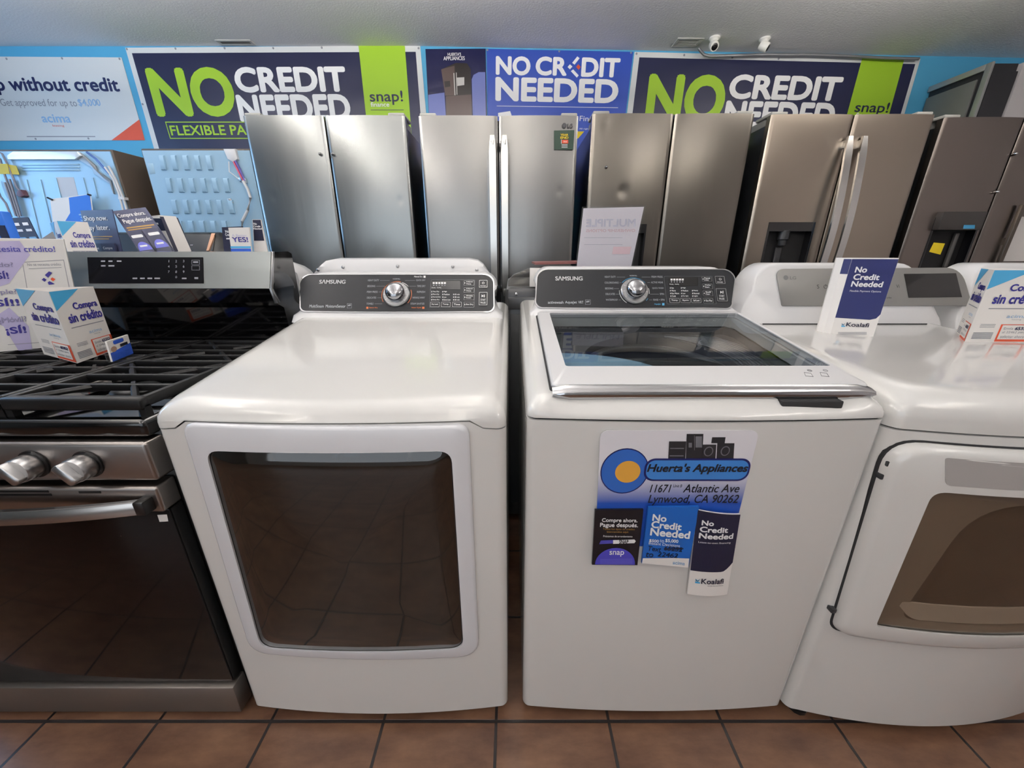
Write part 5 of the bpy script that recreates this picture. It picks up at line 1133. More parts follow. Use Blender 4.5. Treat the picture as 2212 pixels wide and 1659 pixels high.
m.loft(R, False, True); m.obj('door_window', mat('smoked door glass', '15110D', 0.04, coat=0.3, spec=0.9), dd, 60)
feet(D, X0, X1, YF, YBK)

# ------------------------------------------------ middle: top-load washer with glass lid
X0, X1, YF, YBK, BOW = 0.029, 0.734, 0.646, 1.405, 0.014
Wm = thing('washing_machine', 'white top-load washer with a dark glass lid and a shop sign stuck on its front', 'washing machine', ((X0+X1)/2, 1.0, 0))
cabinet(Wm, X0, X1, YF, YBK, BOW, 0.893)
WL = (0.105, 0.69, 0.765, 1.165, 0.03)
wtc, wz = top_cover(Wm, X0, X1, YF-0.001, YBK, BOW, lambda x: 0.8985, 0.936, 0.150, 0.02, 0.034, well=WL, scoop=(0.262, 0.318, 0.026))
m = MB(); o_ = body_outline(X0, X1, YF, YBK, BOW, 0.02, 0.004); m.loft([[(x, y, 0.892) for x, y in o_], [(x, y, 0.9) for x, y in o_]]); m.obj('seam', SEAM, Wm)
# tub below the lid opening
TUBM = mat('tub grey plastic', '5A5C60', 0.35, coat=0.2); DRUM = mat('drum steel', 'B4B5B8', 0.3, metal=0.7)
xc = 0.40; yc = 0.965; RD = 0.197; n = 64
def rectpt(a_):
    dx, dy = math.cos(a_), math.sin(a_); t_ = min(((WL[1] if dx > 0 else WL[0])-xc)/dx if abs(dx) > 1e-6 else 9, ((WL[3] if dy > 0 else WL[2])-yc)/dy if abs(dy) > 1e-6 else 9); return xc+dx*t_, yc+dy*t_
AN = [2*math.pi*(k+0.5)/n for k in range(n)]
zd = lambda y: wz(y, 0.052)
m = MB(); m.loft([[(*rectpt(a_), wz(rectpt(a_)[1], 0.026)) for a_ in AN], [(*rectpt(a_), zd(rectpt(a_)[1])) for a_ in AN],
                  [(xc+1.04*RD*math.cos(a_), yc+RD*math.sin(a_), zd(yc+RD*math.sin(a_))-0.006) for a_ in AN], [(xc+1.04*RD*math.cos(a_), yc+RD*math.sin(a_), zd(yc+RD*math.sin(a_))-0.03) for a_ in AN]], False, False); tb = m.obj('tub', TUBM, Wm)
R = []
for k in range(12):
    for f, dz in ((1.02, 0.0), (1.02, 0.009), (0.975, 0.013), (0.975, 0.019)):
        R.append([(xc+1.04*RD*f*math.cos(a_), yc+RD*f*math.sin(a_), zd(yc+RD*math.sin(a_))*(1-min(1, k/6))+0.9*min(1, k/6)-0.028-0.022*k-dz) for a_ in AN])
R.append([(xc+0.8*RD*math.cos(a_), yc+0.8*RD*math.sin(a_), 0.585) for a_ in AN]); R.append([(xc+0.02*math.cos(a_), yc+0.02*math.sin(a_), 0.58) for a_ in AN])
m = MB(); m.loft(R, False, True); m.obj('drum', DRUM, tb)
m = MB()
for k in range(9):
    rr_ = 0.206+0.0105*k; A_ = [math.radians(-75+150*i/40) for i in range(41)]
    seg = [(xc+1.04*rr_*math.cos(a_), yc+rr_*math.sin(a_)) for a_ in A_]; seg = [(x, y, zd(y)-0.003) for x, y in seg if x < WL[1]-0.006 and WL[2]+0.006 < y < WL[3]-0.006]
    runs = [[]]
    for q in seg:
        if runs[-1] and math.dist(runs[-1][-1], q) > 0.03: runs.append([])
        runs[-1].append(q)
    for g_ in runs:
        if len(g_) > 2: m.tube(g_, 0.0028, 6)
m.obj('rib_rings', mat('rib grey', '8B8C8F', 0.2, metal=0.6), tb)
BASIN = mat('basin blue', '9FC4DA', 0.25, coat=0.3)
m = MB(); n = 14; bx, by = 0.108, 0.770
arc = [(bx+0.26*math.cos(math.radians(90*k/n)), by+0.15*math.sin(math.radians(90*k/n))) for k in range(n+1)]
m.loft([[(x, y, wz(y, 0.012)) for x, y in [(bx, by)]+arc], [(bx+(x-bx)*0.95, by+(y-by)*0.93, wz(y, 0.024)) for x, y in [(bx, by)]+arc]], True, True); m.obj('basin', BASIN, tb)
# lid: frame, glass, chrome bar
zl_ = lambda y: wz(y, 0)
LX0, LX1, LY0, LY1 = 0.080, 0.7125, 0.694, 1.185
gA, gB, gC, gD = atZ(1220, 802, 0.957), atZ(1808, 801, 0.957), atZ(1590, 681, 1.019), atZ(1186, 683, 1.019)
LID = Frame((LX0, LY0, zl_(LY0)+0.0045), (1, 0, 0), (0, LY1-LY0, zl_(LY1)-zl_(LY0)))
LL = math.hypot(LY1-LY0, zl_(LY1)-zl_(LY0))
gp = [LID.px(*q) for q in ((1221, 802), (1806, 801), (1591, 681), (1186, 683))]
gp = [(max(0.03, gp[0][0]), gp[0][1]), (min(gp[1][0], LX1-LX0-0.012), gp[1][1]), (min(gp[2][0], LX1-LX0-0.012), min(gp[2][1], LL-0.02)), (gp[3][0], min(gp[3][1], LL-0.02))]
oq = rrect(0, 0, LX1-LX0, LL, 0.012, 5)
iq = quadround([gp[2], gp[3], gp[0], gp[1]], 0.008, 5, 1)
m = MB(); m.loft([[LID.w(u, v, -0.003) for u, v in oq], [LID.w(u, v, 0.009) for u, v in oq], [LID.w(u*0.99+0.003, v*0.985+0.003, 0.0125) for u, v in oq], [LID.w(u, v, 0.0125) for u, v in iq], [LID.w(u, v, -0.003) for u, v in iq]], False, False)
lid = m.obj('lid', WHITE2, Wm, 40)
m = MB(); m.slab(LID, iq, 0.006, 0.0105); m.obj('lid_glass', glassmat('smoked lid glass', 'E2E5E7', 0.015, 1.36), lid, 0)
m = MB(); m.ring(LID, rrect(-0.004, -0.002, LX1-LX0+0.004, LL+0.004, 0.013, 5), 0.006, -0.004, -0.0018); m.obj('lid_gap', SEAM, Wm, 0)
m = MB(); n = 24; rings = []
for k in range(n+1):
    t = k/n; x = LX0-0.0005+(LX1-LX0+0.001)*t; e = min(1, min(t, 1-t)*40); s_ = 0.55+0.45*e
    yb_, zb_ = LY0-0.004, zl_(LY0)+0.004
    rings.append([(x, yb_+0.012, zb_+0.013*s_), (x, yb_+0.001, zb_+0.012*s_), (x, yb_-0.011, zb_+0.005*s_), (x, yb_-0.014, zb_-0.006*s_), (x, yb_-0.008, zb_-0.016*s_), (x, yb_+0.003, zb_-0.017*s_), (x, yb_+0.012, zb_-0.010*s_)])
m.loft(rings); m.obj('handle_bar', CHROME, lid, 50)
a = atY(1685, 868, 0.672); b_ = atY(1828, 884, 0.668)
m = MB(); m.box((a.x, 0.6655, b_.z-0.004), (b_.x-0.01, 0.684, a.z+0.004), 0.003); m.obj('finger_recess', SEAM, Wm)
t = MB(); MK2 = mat('warning ink', '55555A', 0.6)
for x in (1741, 1775):
    for q in ([(x-9, 816), (x+6, 818), (x+11, 826), (x-6, 824)], ):
        P = [LID.px(*p_) for p_ in q]; t.ring(LID, P, 0.0007, 0.0127, 0.0132)
    c = LID.px(x+3, 812); C0 = circ(c[0], c[1], 0.0045, 14); t.ring(LID, C0, 0.0007, 0.0127, 0.0132)
c = LID.px(1744, 812); t.poly(LID, [(c[0]-0.004, c[1]+0.002), (c[0]-0.0034, c[1]+0.003), (c[0]+0.004, c[1]-0.002), (c[0]+0.0034, c[1]-0.003)], 0.0132); t.obj('warning_pictogram', MK2, lid, 0)
console(Wm, 0.396, 0.338, 0.318, 1.020, 1.158, 1.195, 1.285, 1.404)
F = Frame((0.396, 1.1935, 1.020), (1, 0, 0), (0, 0.090, 0.138))
cp = face_panel(Wm, F, [(1160, 583), (1583, 583), (1582, 666), (1158, 664)], 0.036, bulge=0.003)
brand(F, cp, (1199.5, 597, 1258.5, 606.5))
legend(F, cp, 'feature_lettering', [('activewash', 1183.5, 650.5, 1217, 656.5), ('AquaJet', 1220.5, 650.5, 1246, 657.5), ('VRT', 1249, 650.5, 1260, 656)], [mat('pale legend ink', 'C2C6CC', 0.5)])
t = MB(); t.ring(F, [F.px(*q) for q in ((1264, 658), (1275.5, 658), (1275.5, 648), (1264, 648))], 0.0008, 0.0008, 0.0014); t.ppoly(F, [(1266, 651), (1273, 650), (1273, 653), (1266, 654)], 0.0014); t.obj('energy_mark', INKG, cp, 0)
L = [('HEAVY DUTY', 1306, 596.5, 1330, 600.5), ('COLORS/DARKS', 1306, 609, 1336, 613), ('BEDDING', 1307, 621.5, 1324.5, 625.5), ('DELICATES', 1308, 633.5, 1328, 637.5), ('WATERPROOF', 1308.5, 646, 1334, 650),
     ('NORMAL', 1360, 594.5, 1376, 597.5), ('PERM PRESS', 1407, 596.5, 1431, 600.5), ('ACTIVE WEAR', 1406, 608.5, 1432, 612.5), ('QUICK WASH', 1408.5, 621, 1433, 625), ('SPIN', 1425, 633.5, 1434, 637.5), ('RINSE + SPIN', 1411, 646, 1435, 650)]
L += [('_', 1332, 598.5, 1350, 599), ('_', 1338, 611, 1342, 611.5), ('_', 1326, 623.5, 1337, 624), ('_', 1330, 635.5, 1338, 636), ('_', 1336, 648, 1341, 648.5), ('_', 1386, 598.5, 1405, 599), ('_', 1398, 610.5, 1404, 611), ('_', 1404, 635.5, 1423, 636), ('_', 1402, 648, 1409, 648.5)]
legend(F, cp, 'cycle_legend', L, [INKG]); legend(F, cp, 'steam_legend', [('AquaJet', 1413, 655.5, 1427, 659.5), ('_', 1430, 655, 1435, 660)], [CYAN])
dial(F, cp, 1370, 630, 0.0445, [(40, 140, 1.08, CYAN), (175, 235, 1.07, INKW), (-10, 14, 1.07, INKW), (-42, -30, 1.07, CYAN)])
rows = [('Hot', 1447, 622.5, 5), ('Warm', 1447, 628.3, 9), ('Eco Warm', 1447.5, 634.2, 16), ('Cold', 1448, 640, 8), ('High', 1470.5, 622.5, 7), ('Medium', 1471, 628.3, 12), ('Low', 1471, 634.2, 6), ('No Spin', 1471.5, 640, 12), ('Heavy', 1494.5, 628.3, 10), ('Normal', 1495, 634.2, 12), ('Light', 1495, 640, 9)]
display_block(F, cp, 1440, 597, 1539, 657.5, rows, [('Temp', 1446, 645, 1466.5, 655), ('Spin', 1469.5, 645, 1490, 655), ('Soil Level', 1493, 645, 1513, 655)],
              [('Presoak', 'Delay', 1515.5, 599, 1536, 608.5), ('Delay', 'Start', 1517, 614, 1537.5, 625), ('Self', 'Clean', 1518, 629, 1538, 640), ('Eco Plus', '', 1519, 645, 1539, 655.5)], (1545.5, 597.5, 1563.5, 614), (1549, 624, 1567, 651.5))
feet(Wm, X0, X1, YF, YBK)

# things stuck to the washer's front
YS = YF+0.0005
F = Frame((0.4, YF-0.0015, 0.8), (1, 0, 0), (0, 0, 1))
q = [F.px(*p_) for p_ in ((1297, 930), (1641, 930), (1578, 1180), (1286, 1180))]
m = MB(); m.slab(F, quadround([q[0], q[1], q[2], q[3]], [0.018, 0.018, 0.01, 0.01], 5, 1), -0.0012, 0.0)
mg = bpy.data.materials.new('sign fade print'); mg.use_nodes = True; nt = mg.node_tree; b = nt.nodes['Principled BSDF']
tc = nt.nodes.new('ShaderNodeTexCoord'); sp = nt.nodes.new('ShaderNodeSeparateXYZ'); rp = nt.nodes.new('ShaderNodeValToRGB'); mr = nt.nodes.new('ShaderNodeMapRange')
nt.links.new(tc.outputs['Object'], sp.inputs[0]); nt.links.new(sp.outputs[2], mr.inputs[0]); zt_, zb_ = atY(1400, 1018, YF).z, atY(1400, 1086, YF).z
mr.inputs[1].default_value = zt_; mr.inputs[2].default_value = zb_; nt.links.new(mr.outputs[0], rp.inputs[0])
rp.color_ramp.elements[0].color = hexc('E4E2E8'); rp.color_ramp.elements[1].color = hexc('1F4BA6'); nt.links.new(rp.outputs[0], b.inputs['Base Color']); b.inputs['Roughness'].default_value = 0.35
mgo = m.obj('magnet_sign', mg, None, 0); tag(mgo, "Huerta's Appliances magnetic sign with address on the washer front", 'sign')
t = MB(); cc = [F.px(1293.5+0, 1020)]
def ell(F, x0, y0, x1, y1, n=36, a0=0, a1=360):
    A = F.px(x0, y1); B = F.px(x1, y0); cx_, cy_ = (A[0]+B[0])/2, (A[1]+B[1])/2
    return [(cx_+(B[0]-A[0])/2*math.cos(math.radians(a0+(a1-a0)*k/n)), cy_+(B[1]-A[1])/2*math.sin(math.radians(a0+(a1-a0)*k/n))) for k in range(n if a1-a0 == 360 else n+1)]
SB = mat('sign blue', '2F62B4', 0.4); SN = mat('sign navy edge', '1B1F5E', 0.4); SO = mat('sign amber', 'E0A646', 0.4)
t.poly(F, ell(F, 1292.5, 968, 1408, 1066), 0.0004, 1); t.poly(F, ell(F, 1295, 970.5, 1405.5, 1063.5), 0.0008, 0); t.poly(F, ell(F, 1326, 995, 1386, 1042), 0.0012, 2); t.obj('round_badge', [SB, SN, SO], mgo, 0)
t = MB(); A = F.px(1388, 1038); B = F.px(1624.5, 989.5)
t.poly(F, rrect(A[0], A[1], B[0], B[1], 0.020, 8), 0.0016, 1); t.poly(F, rrect(A[0]+0.004, A[1]+0.004, B[0]-0.004, B[1]-0.004, 0.017, 8), 0.002, 0); t.obj('name_plate', [mat('sign mid blue', '3F7FC8', 0.4), SN], mgo, 0)
t = MB(); t.ptext(F, "Huerta's Appliances", 1397, 1000, 1614, 1023, bold=0.035, shear=0.18, d=0.0026); t.obj('name_lettering', DARKI, mgo, 0)
t = MB(); t.ptext(F, '11671', 1404, 1046, 1449, 1063, shear=0.18, d=0.001, bold=0.005); t.ptext(F, 'Unit B', 1454, 1046, 1473, 1052, shear=0.1, d=0.001); t.ptext(F, 'Atlantic Ave', 1476, 1045.5, 1597, 1063, shear=0.18, d=0.001, bold=0.005); t.ptext(F, 'Lynwood, CA 90262', 1400, 1068, 1594, 1091, shear=0.18, d=0.001, bold=0.005); t.obj('address_lettering', DARKI, mgo, 0)
t = MB(); AK = mat('print charcoal', '26262A', 0.4); AG = mat('print grey', '6E6E74', 0.4)
for x0, y0, x1, y1 in ((1443, 953, 1482, 990), (1481, 937, 1519, 990), (1516, 960, 1547, 990), (1547, 957, 1586, 990), (1536, 944, 1567, 957)): t.ppoly(F, [(x0+2, y0), (x1, y0), (x1-2, y1), (x0, y1)], 0.0008, 0)
for x0, y0, x1, y1 in ((1447, 967, 1477, 969), (1446, 983, 1476, 985), (1502, 942, 1516, 966), (1487, 956, 1494, 966), (1499, 940, 1500, 972)): t.ppoly(F, [(x0, y0), (x1, y0), (x1, y1), (x0, y1)], 0.0012, 1)
for x, y in ((1530, 974), (1566, 973)): t.poly(F, ell(F, x-12, y-10, x+12, y+11, 20), 0.0012, 1); t.poly(F, ell(F, x-9.5, y-8, x+9.5, y+9, 20), 0.0016, 0)
t.obj('appliance_picture', [AK, AG], mgo, 0)
def holder(label, pxs, y, bulge, mt, curl=0.0, name='leaflet', z_depth=0.012):
    """leaflet in a pocket on the front, its four corners given tl, tr, br, bl"""
    P = [atY(px, py, y) for px, py in pxs]; F = QF(P[3], P[2]-P[3], P[0]-P[3])
    return F
# black leaflet pocket
def leaflet(label, pxs, y, mt, thick, arc=0.0, group='leaflets in pockets on the washer front'):
    P = [atY(px, py, y) for px, py in pxs]; F = QF(P[3], P[2]-P[3], P[0]-P[3]); n = 10
    class CF(QF):
        def w(s, u, v, d=0.0): return QF.w(s, u, v, d+arc*(1-(2*u-1)**2))
    F = CF(P[3], P[2]-P[3], P[0]-P[3]); tl = F.px(*pxs[0]); tr = F.px(*pxs[1])
    m = MB(); R = [[F.w(k/n, v0+(tr[1]-tl[1])*(k/n if v0 else 0), d) for k in range(n+1)] for v0, d in ((0, -thick), (0, 0.0), (1, 0.0), (1, -thick))]
    m.loft(R, False, False, False); 
    for e in (0, n): m._add([R[k][e] for k in range(4)], [(0, 1, 2, 3)])
    m._add(R[0]+R[3], [(k, k+1, n+1+k+1, n+1+k) for k in range(n)])
    o = m.obj('leaflet', mt, None, 30); tag(o, label, 'leaflet', group)
    def curved(pts, d, mi, mb): # split a patch along u so that it follows the curl
        us = sorted({p[0] for p in pts}); mb.poly(F, pts, d, mi)
    return o, F
def strip(mb, F, u0, v0, u1, v1, d, mi=0, n=8):
    for k in range(n): a, b_ = u0+(u1-u0)*k/n, u0+(u1-u0)*(k+1)/n; mb.poly(F, [(a, v0), (b_, v0), (b_, v1), (a, v1)], d, mi)
YL = YF-0.0075
BK = mat('leaflet black', '15141A', 0.35)
o, F = leaflet('black Compre ahora leaflet, left of the three pockets on the washer front', [(1285.5, 1102), (1392, 1101), (1377, 1221), (1279, 1220)], YL, BK, 0.005)
t = MB(); t.ptext(F, 'Compre ahora.', 1300, 1119, 1377, 1129.5, bold=0.02, d=0.0008); t.ptext(F, 'Pague después.', 1296, 1129, 1378, 1140.5, bold=0.02, d=0.0008); t.ptext(F, 'Préstamos de arrendamiento', 1303, 1156, 1366, 1160, d=0.0008)
for a0 in (100, 130, 160):
    c = F.px(1303, 1121); 
t.obj('title_lettering', INKW, o, 0)
t = MB(); t.ptext(F, 'Todos los tipos de crédito', 1302, 1140.5, 1371, 1145.5, d=0.0008); t.ptext(F, 'bienvenidos aquí.', 1311, 1146.5, 1358, 1151.5, d=0.0008); t.obj('tagline_lettering', mat('ochre ink', 'B08A4A', 0.5), o, 0)
t = MB(); A = [F.px(*q) for q in ((1294, 1175), (1330, 1173), (1330, 1165.5), (1298, 1167))]; t.poly(F, A, 0.0008, 0); t.poly(F, [F.px(*q) for q in ((1324, 1174), (1370, 1172.5), (1373, 1168), (1370, 1164.5), (1324, 1166))], 0.0012, 1); t.ptext(F, 'SNAP', 1337, 1165, 1357, 1173, bold=0.02, d=0.0016, mi=2); t.obj('text_code_pill', [VIOLET, INKW, DARKI], o, 0)
t = MB(); c0 = F.px(1327, 1221); top = F.px(1330, 1183); t.poly(F, [(0.50+0.44*math.cos(math.pi*k/16), 0.012+(top[1]-0.012)*math.sin(math.pi*k/16)) for k in range(17)], 0.0008, 0); t.ptext(F, 'snap', 1316, 1189, 1347.5, 1201, bold=0.01, d=0.0014, mi=1)
for k in range(5): t.ppoly(F, [(1296, 1207+2.6*k), (1366, 1206+2.6*k), (1366, 1207+2.6*k), (1296, 1208+2.6*k)], 0.0014, 2)
t.obj('logo_arch', [mat('arch indigo', '4A46B4', 0.45), INKW, mat('arch fine print', '6E6AC8', 0.5)], o, 0)
o, F = leaflet('bright blue No Credit Needed leaflet, middle pocket on the washer front', [(1401, 1096), (1504.5, 1094), (1487, 1226), (1386, 1217)], YL-0.004, mat('leaflet blue', '1C5FB4', 0.35), 0.005)
t = MB(); t.ptext(F, 'No', 1409, 1111, 1440, 1126, bold=0.035, d=0.0008); t.ptext(F, 'Credit', 1406.5, 1127, 1473, 1142.5, bold=0.035, d=0.0008); t.ptext(F, 'Needed', 1404, 1143, 1491, 1160, bold=0.035, d=0.0008)
t.ptext(F, '$500', 1402, 1164.5, 1423, 1171.5, bold=0.02, d=0.0008); t.ptext(F, 'to', 1425, 1165, 1434, 1171, d=0.0008); t.ptext(F, '$5,000', 1436.5, 1164, 1465, 1172, bold=0.02, d=0.0008); t.ptext(F, 'Instant Decisions', 1401, 1172.5, 1469, 1178.5, d=0.0008); t.obj('headline_lettering', INKW, o, 0)
t = MB(); t.ptext(F, 'Text', 1400, 1180, 1428, 1190, shear=0.15, d=0.0008, bold=0.005); t.ptext(F, '65252', 1434, 1180, 1474, 1190, shear=0.15, bold=0.03, d=0.0008); t.ptext(F, 'to', 1395, 1193, 1411, 1203, shear=0.15, bold=0.005, d=0.0008); t.ptext(F, '22462', 1420, 1193, 1464, 1203, shear=0.15, bold=0.005, d=0.0008); t.ppoly(F, [(1434, 1184), (1476, 1183), (1476, 1186), (1434, 1187)], 0.001); t.obj('marker_handwriting', mat('marker ink', '101C3A', 0.5), o, 0)
t = MB(); t.poly(F, [F.px(*q) for q in ((1386.5, 1216.5), (1486.5, 1225.5), (1488.5, 1206), (1460, 1205), (1388.5, 1205.5))], 0.0006, 0); t.ptext(F, 'acima', 1453, 1212, 1479, 1219, bold=0.005, d=0.001, mi=1); t.obj('white_footer', [PAPER, PALEB], o, 0)
o, F = leaflet('long navy and white leaflet, right pocket on the washer front', [(1506, 1101), (1606, 1111), (1571, 1284), (1485, 1283)], YL-0.003, PAPER, 0.0035, 0.005)
t = MB(); f0 = lambda u: 0.305 if u < 0.75 else 0.305+0.10*((u-0.75)/0.25)**1.5
for k in range(14):
    a, b_ = k/14, (k+1)/14; ta, tb_ = 1+(F.px(1606, 1111)[1]-1)*a, 1+(F.px(1606, 1111)[1]-1)*b_
    t.poly(F, [(a, f0(a)), (b_, f0(b_)), (b_, tb_), (a, ta)], 0.0008)
t.obj('navy_field', NAVYD, o, 0)
t = MB(); t.ptext(F, 'No', 1514, 1121, 1539, 1132, bold=0.035, d=0.0016); t.ptext(F, 'Credit', 1510, 1134.5, 1570, 1146.5, bold=0.035, d=0.0016); t.ptext(F, 'Needed', 1508, 1148.5, 1582, 1160.5, bold=0.035, d=0.0016); t.ptext(F, 'Lease-to-own financing', 1507, 1166.5, 1576, 1171.5, d=0.0016); t.obj('headline_lettering', INKW, o, 0)
def koala(F, o, x0, y0, x1, y1, tag_=True, d=0.0012):
    h = y1-y0; w_ = h*1.0
    t = MB(); t.ptext(F, 'Koalafi', x0+w_*1.15, y0, x1, y1, bold=0.015, d=d)
    if tag_: t.ptext(F, 'Simply fair purchases', x0+(x1-x0)*0.42, y1+3.2, x1-1, y1+5.6, d=d)
    t.obj('brand_lettering', NAVYD, o, 0)
    t = MB(); t.ppoly(F, [(x0+1, y0+h*0.1), (x0+w_*0.45, y0+h*0.45), (x0+w_*0.95, y0+h*0.05), (x0+w_*0.55, y0+h*0.65), (x0+1, y0+h*0.5)], d, 0); t.ppoly(F, [(x0, y0+h*0.65), (x0+w_*0.9, y0+h*0.75), (x0+w_*0.9, y0+h*0.98), (x0, y0+h*0.98)], d, 1); t.obj('brand_mark', [mat('teal ink', '2E6E92', 0.5), LBLUE], o, 0)
koala(F, o, 1500, 1246, 1561, 1257)

# ------------------------------------------------ right: dryer with rounded door (cut by the frame)
X0, X1, YF, YBK, BOW = 0.739, 1.428, 0.612, 1.40, 0.045
LD = thing('clothes_dryer', 'white dryer with a grey rounded console at the right edge of the photo', 'clothes dryer', ((X0+X1)/2, 1.0, 0))
cabinet(LD, X0, X1, YF, YBK, BOW, 0.874, 0.022)
tcl, zlg = top_cover(LD, X0, X1, YF-0.001, YBK, BOW, lambda x: 0.8785+0.0, 0.952, 0.055, 0.03, 0.050)
m = MB(); o_ = body_outline(X0, X1, YF, YBK, BOW, 0.022, 0.006); m.loft([[(x, y, 0.873) for x, y in o_], [(x, y, 0.88) for x, y in o_]]); m.obj('seam', SEAM, LD)
XC = 1.083; HB = 0.338
L = [(-HB, 0.95), (-HB+0.002, 0.985)]
for k in range(1, 8): t_ = k/7; L.append((-HB+0.004+0.05*t_**1.6, 0.985+0.10*t_))
for k in range(1, 8): a = math.radians(90*k/7); L.append((-HB+0.054+0.075*(1-math.cos(a)), 1.085+0.085*math.sin(a)))
pts = L+[(-x, z) for x, z in L[::-1]]; fy = lambda z: 1.215+0.075*(z-0.98)/0.19
def lring(k, dy, yb_=None): return [(XC+x*(1-k/HB), (yb_ if yb_ is not None else fy(z)+dy), z-k*(1 if z > 1.0 else 0)) for x, z in pts]
m = MB(); m.loft([lring(0.012, 0), lring(0.004, 0.003), lring(0, 0.011), lring(0, 0, 1.38), lring(0.008, 0, 1.398)]); m.obj('console', WHITE2, LD, 50)
F = Frame((XC, 1.2145, 0.98), (1, 0, 0), (0, 0.075, 0.19))
LGP = mat('silver grey panel', '8D8C8A', 0.35, metal=0.5)
P4 = [F.px(*q) for q in ((1676, 581), (2076, 578), (2100, 660), (1689, 661))]
t = MB(); t.slab(F, quadround(P4, [0.03, 0.055, 0.012, 0.006], 7, 2), -0.003, 0.0006); cp = t.obj('control_panel', LGP, LD, 0)
t = MB(); t.slab(F, [F.px(*q) for q in ((1952, 592), (2064, 590.5), (2077, 642), (1962, 643.5))], 0.0, 0.0016); t.obj('display', DISPB, cp, 0)
t = MB(); c = F.px(1697, 600); t.poly(F, circ(*c, 0.008, 20), 0.0012, 1); t.ptext(F, 'LG', 1706, 597, 1719, 604, bold=0.01, d=0.0012, mi=1)
c = F.px(1783, 619.5); t.ring(F, circ(*c, 0.0065, 18), 0.0012, 0.0006, 0.0012); t.poly(F, [(c[0]-0.0006, c[1]), (c[0]+0.0006, c[1]), (c[0]+0.0006, c[1]+0.008), (c[0]-0.0006, c[1]+0.008)], 0.0012)
t.ptext(F, 'S', 1764, 615, 1769, 623.5, d=0.0012); t.ptext(F, 'Vi', 1935, 615, 1942, 622, d=0.0012); t.ptext(F, 'Turbo', 1911, 641, 1925, 645, d=0.0012); t.ptext(F, 'TrueSteam', 1796, 591, 1816, 596, d=0.0012, mi=2); t.obj('panel_legend', [DGREY, mat('dim legend', '6A6A6C', 0.5), mat('dim red legend', '8E6A68', 0.5)], cp, 0)
m = MB(); zq = zlg(1.205, 0); m.box((XC-0.265, 1.203, zq-0.002), (XC+0.27, 1.206, zq+0.003)); m.obj('console_seam', SEAM, LD)
# door
yd = YF+0.010
W_ = lambda px, py: xz(px, py, yd)
tl = W_(1953, 966); bl = W_(1813, 1380)
x_r = X1-(tl[0]-X0)+0.01
dq = [tl, (x_r, tl[1]-0.006), (x_r, bl[1]), bl]
gl, gb = W_(2008, 1057), W_(1885, 1346); x_g = x_r-(gl[0]-tl[0])
gq = [gl, (x_g, gl[1]), (x_g+0.01, gb[1]-0.004), gb]
dpts = quadround(dq, [0.06, 0.06, 0.03, 0.03], 7, 12); gpts = quadround(gq, [0.025, 0.025, 0.012, 0.012], 7, 12)
dd = curved_slab(dpts, X0, X1, YF, BOW, -0.004, 0.022, 0.016, 'door', WHITE, LD, hole=gpts)
# smoked window: outer dark ring, inner lighter bowl
c = (sum(p[0] for p in gpts)/len(gpts), sum(p[1] for p in gpts)/len(gpts))
m = MB(); R = [conform(gpts, X0, X1, YF, BOW, 0.016)]+[conform([(c[0]+(x-c[0])*k, c[1]+(z-c[1])*k) for x, z in gpts], X0, X1, YF, BOW, 0.0185) for k in (0.97, 0.8, 0.6, 0.4, 0.2, 0.02)]
m.loft(R, False, True); wi = m.obj('door_window', glassmat('smoked window glass', 'DDD5CB', 0.03, 1.45), dd, 60)
ib = [W_(2105, 1082), (x_g-0.05, W_(2105, 1082)[1]), (x_g-0.03, W_(1935, 1335)[1]), W_(1940, 1335)]
bp_ = quadround(ib, [0.10, 0.10, 0.035, 0.035], 7, 12)
m = MB(); m.loft([conform(gpts, X0, X1, YF, BOW, 0.012), conform(bp_ if len(bp_) == len(gpts) else [gpts[int(i*len(gpts)/len(gpts))] for i in range(len(gpts))], X0, X1, YF, BOW, 0.006)], False, False)
m.obj('window_surround', mat('window surround', '8A8178', 0.4), dd, 50)
cb = (sum(p[0] for p in bp_)/len(bp_), sum(p[1] for p in bp_)/len(bp_))
m = MB(); R = [conform(bp_, X0, X1, YF, BOW, 0.0055)]+[[(cb[0]+(x-cb[0])*k, front_y(x, X0, X1, YF, BOW)+dz_, cb[1]+(z-cb[1])*k) for x, z in bp_] for k, dz_ in ((0.99, 0.006), (0.95, -0.001), (0.8, -0.004), (0.3, -0.004))]
m.loft([conform(bp_, X0, X1, YF, BOW, 0.0058)]+[conform([(cb[0]+(x-cb[0])*k, cb[1]+(z-cb[1])*k) for x, z in bp_], X0, X1, YF, BOW, d) for k, d in ((0.97, 0.004), (0.9, 0.003), (0.7, 0.003), (0.5, 0.003), (0.3, 0.003), (0.1, 0.003))], False, True)
m.obj('window_bowl', mat('window bowl', '63584F', 0.35), dd, 50)
lq = [W_(1932, 1299), (x_g-0.035, W_(1932, 1299)[1]), (x_g-0.06, W_(1960, 1333)[1]), W_(1960, 1333)]
lp_ = quadround(lq, [0.004, 0.004, 0.02, 0.02], 6, 6); cl_ = (sum(p[0] for p in lp_)/len(lp_), sum(p[1] for p in lp_)/len(lp_))
m = MB(); m.loft([conform(lp_, X0, X1, YF, BOW, 0.004)]+[conform([(cl_[0]+(x-cl_[0])*k, cl_[1]+(z-cl_[1])*k) for x, z in lp_], X0, X1, YF, BOW, 0.0075) for k in (0.99, 0.8, 0.6, 0.4, 0.2, 0.02)], False, True); m.obj('window_sill', mat('window sill grey', 'B8B2AC', 0.35), dd, 50)
cd_ = (sum(p[0] for p in dpts)/len(dpts), sum(p[1] for p in dpts)/len(dpts))
